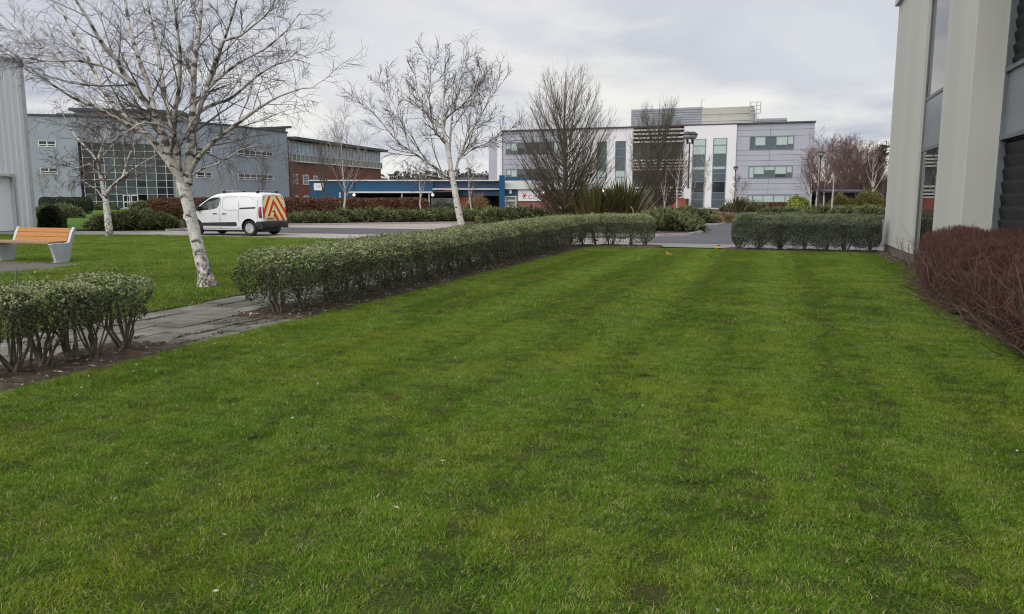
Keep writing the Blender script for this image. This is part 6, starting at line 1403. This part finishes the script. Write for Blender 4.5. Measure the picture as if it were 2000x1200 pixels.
    for v in ('L', 'R'):
        patch('side_window', [(1.20, 1.02), (1.06, 1.15), (.80, 1.36), (.52, 1.52), (.30, 1.585), (.02, 1.585), (-.02, 1.52), (.02, 1.25), (.12, 1.14), (.35, 1.09), (.75, 1.05)], M['carglass'], v, .007)
        line([(.93, 1.07), (.88, 1.30)], v, .03, M['black_plastic'], .010)
        patch('side_moulding', [(.98, .40), (.98, .48), (.90, .53), (-.84, .57), (-.88, .44), (-.80, .40)], M['black_plastic'], v, .014, 3)
        line([(-.06, 1.70), (-.04, 1.1), (-.02, .30)], v); line([(-.98, 1.71), (-.98, .30)], v); line([(-.02, .30), (1.02, .30)], v); line([(-.04, .28), (-.98, .28)], v); line([(1.22, .98), (1.12, .70), (1.10, .68)], v)
        line([(-.18, 1.55), (-.24, 1.60), (-.92, 1.61)], v, .012); line([(-.18, 1.55), (-.16, 1.2), (-.22, 1.10), (-.30, 1.06), (-.92, 1.06)], v, .012); line([(-1.05, 1.61), (-1.55, 1.60), (-1.70, 1.50)], v, .012); line([(-1.90, 1.70), (-1.90, .70)], v, .012)
        patch('slide_rail', [(-1.02, 1.10), (-1.80, 1.13), (-1.82, 1.19), (-1.02, 1.16)], M['black_plastic'], v, .010)
        for x in (.22, -.26): patch('door_handle', [(x - .11, .885), (x + .11, .885), (x + .11, .925), (x - .11, .925)], M['black_plastic'], v, .02, 1)
        patch('front_bumper_side', [(2.16, .30), (2.16, .66), (1.95, .68), (1.72, .58), (1.68, .28)], M['black_plastic'], v, .012, 3)
        patch('rear_light', [(-2.10, .74), (-2.0, .74), (-1.965, .80), (-1.955, 1.12), (-1.99, 1.20), (-2.07, 1.20)], M['red_lens'], v, .010)
        patch('rear_quarter_bumper', [(-2.12, .30), (-2.12, .60), (-1.86, .60), (-1.80, .50), (-1.85, .30)], M['black_plastic'], v, .016, 3)
    chev = chevron_mat(); pr = lambda s: [(s * .012, .62), (s * .69, .62), (s * .715, .80), (s * .70, 1.2), (s * .66, 1.48), (s * .60, 1.62), (s * .012, 1.665)]
    for s in (-1, 1): patch('rear_door', pr(s) if s > 0 else pr(s)[::-1], chev, 'B', .007, 3)
    for s in (-1, 1): patch('rear_light_back', [(s * .72, .74), (s * .80, .74), (s * .80, 1.18), (s * .73, 1.18)], M['red_lens'], 'B', .012, 2)
    patch('plate_housing', [(.08, .62), (.66, .62), (.66, .76), (.62, .80), (.12, .80), (.08, .76)], M['platewhite'], 'B', .018, 2); pl_ = patch('number_plate', [(.14, .65), (.60, .65), (.60, .76), (.14, .76)], M['plate'], 'B', .026, 1)
    for i in range(7):
        y = .165 + i * .058 + (.015 if i > 3 else 0); patch('plate_character', [(y, .67), (y + .03, .67), (y + .03, .74), (y, .74)], M['gap'], 'B', .031, 0, pl_)
    patch('door_latch', [(-.02, .98), (.16, .98), (.16, 1.03), (-.02, 1.03)], M['black_plastic'], 'B', .025, 1); patch('high_brake_light', [(-.12, 1.675), (.12, 1.675), (.12, 1.70), (-.12, 1.70)], M['red_lens'], 'B', .012, 1)
    # rear bumper: a moulded black bar
    m = MB(); pr_ = [(-2.06, .32), (-2.20, .34), (-2.235, .42), (-2.235, .55), (-2.20, .60), (-2.06, .61)]; rings = []
    for y in (-.86, -.78, -.5, 0, .5, .78, .86): pull = .10 if abs(y) > .8 else .03 if abs(y) > .6 else 0; rings.append([(x + (pull if x < -2.1 else 0), y, z) for x, z in pr_])
    b0 = 0; k_ = len(pr_)
    for r_ in rings: m.v += r_
    for i in range(len(rings) - 1):
        for j in range(k_): jj = (j + 1) % k_; m.f.append([i * k_ + j, i * k_ + jj, (i + 1) * k_ + jj, (i + 1) * k_ + j]); m.m.append(0)
    m.f += [list(range(k_)), list(range((len(rings) - 1) * k_, len(rings) * k_))[::-1]]; m.m += [0, 0]; m.build('rear_bumper', M['black_plastic'], t, smooth=True)
    patch('windscreen', [(-.62, 1.20), (.62, 1.20), (.56, 1.60), (-.56, 1.60)], M['carglass'], 'F', .008, 3); patch('front_bumper', [(-.5, .32), (.5, .32), (.5, .62), (-.5, .62)], M['black_plastic'], 'F', .02, 2)
    for s in (-1, 1): patch('headlight', [(s * .42, .72), (s * .74, .76), (s * .76, .92), (s * .5, .86)] if s > 0 else [(s * .42, .72), (s * .5, .86), (s * .76, .92), (s * .74, .76)], M['lamp_bowl'], 'F', .012, 2)
    for s in (-1, 1):
        mm_ = MB(); mm_.box(.92, 1.08, min(s * .90, s * 1.08), max(s * .90, s * 1.08), 1.02, 1.22); mo = mm_.build('door_mirror', M['black_plastic'], t); bv = mo.modifiers.new('r', 'BEVEL'); bv.width = .04; bv.segments = 3
    MB().box(-1.95, 1.9, -.55, .55, .16, .30).build('underbody', M['black_plastic'], t)
    # roof bars
    for x in (-.10, -1.78):
        MB().box(x - .03, x + .03, -.70, .70, 1.855, 1.885).build('roof_bar', M['steel'], t)
        for s in (-1, 1):
            f = MB(); y = s * .62; f.box(x - .05, x + .05, y - .045, y + .045, 1.70, 1.865); f.build('bar_foot', M['black_plastic'], t)
    # wheels
    for x in (1.26, -1.47):
        for s in (-1, 1):
            y = s * .66; w = MB(); w.lathe((x, y, .315), [(.19, 0), (.29, .0), (.312, .02), (.316, .05), (.316, .15), (.310, .185), (.285, .20), (.205, .195), (.200, .15)], axis=(0, s, 0), sides=32); wo = w.build('wheel', M['tyre'], t, smooth=True)
            r_ = MB(); r_.lathe((x, y + s * .165, .315), [(.03, .0), (.2, .0), (.205, .025), (.19, .028), (.18, .012), (.03, .018)], axis=(0, s, 0), sides=32, m=1); r_.lathe((x, y + s * .17, .315), [(.055, 0), (.055, .03), (.02, .035)], axis=(0, s, 0), sides=16)
            for k2 in range(12):
                a_ = 2 * math.pi * k2 / 12; p = Vector((x + .045 * math.cos(a_), y + s * .188, .315 + .045 * math.sin(a_))); q = Vector((x + .185 * math.cos(a_), y + s * .188, .315 + .185 * math.sin(a_))); r_.bar(p, q, .013, sides=5, r2=.020)
            r_.lathe((x, y + s * .16, .315), [(.178, .0), (.205, .0), (.205, .035), (.178, .035)], axis=(0, s, 0), sides=32); r_.build('wheel_trim', [M['alloy'], M['black_plastic']], wo)
van()
for o in list(bpy.data.objects):
    if '_o' in o: del o['_o']
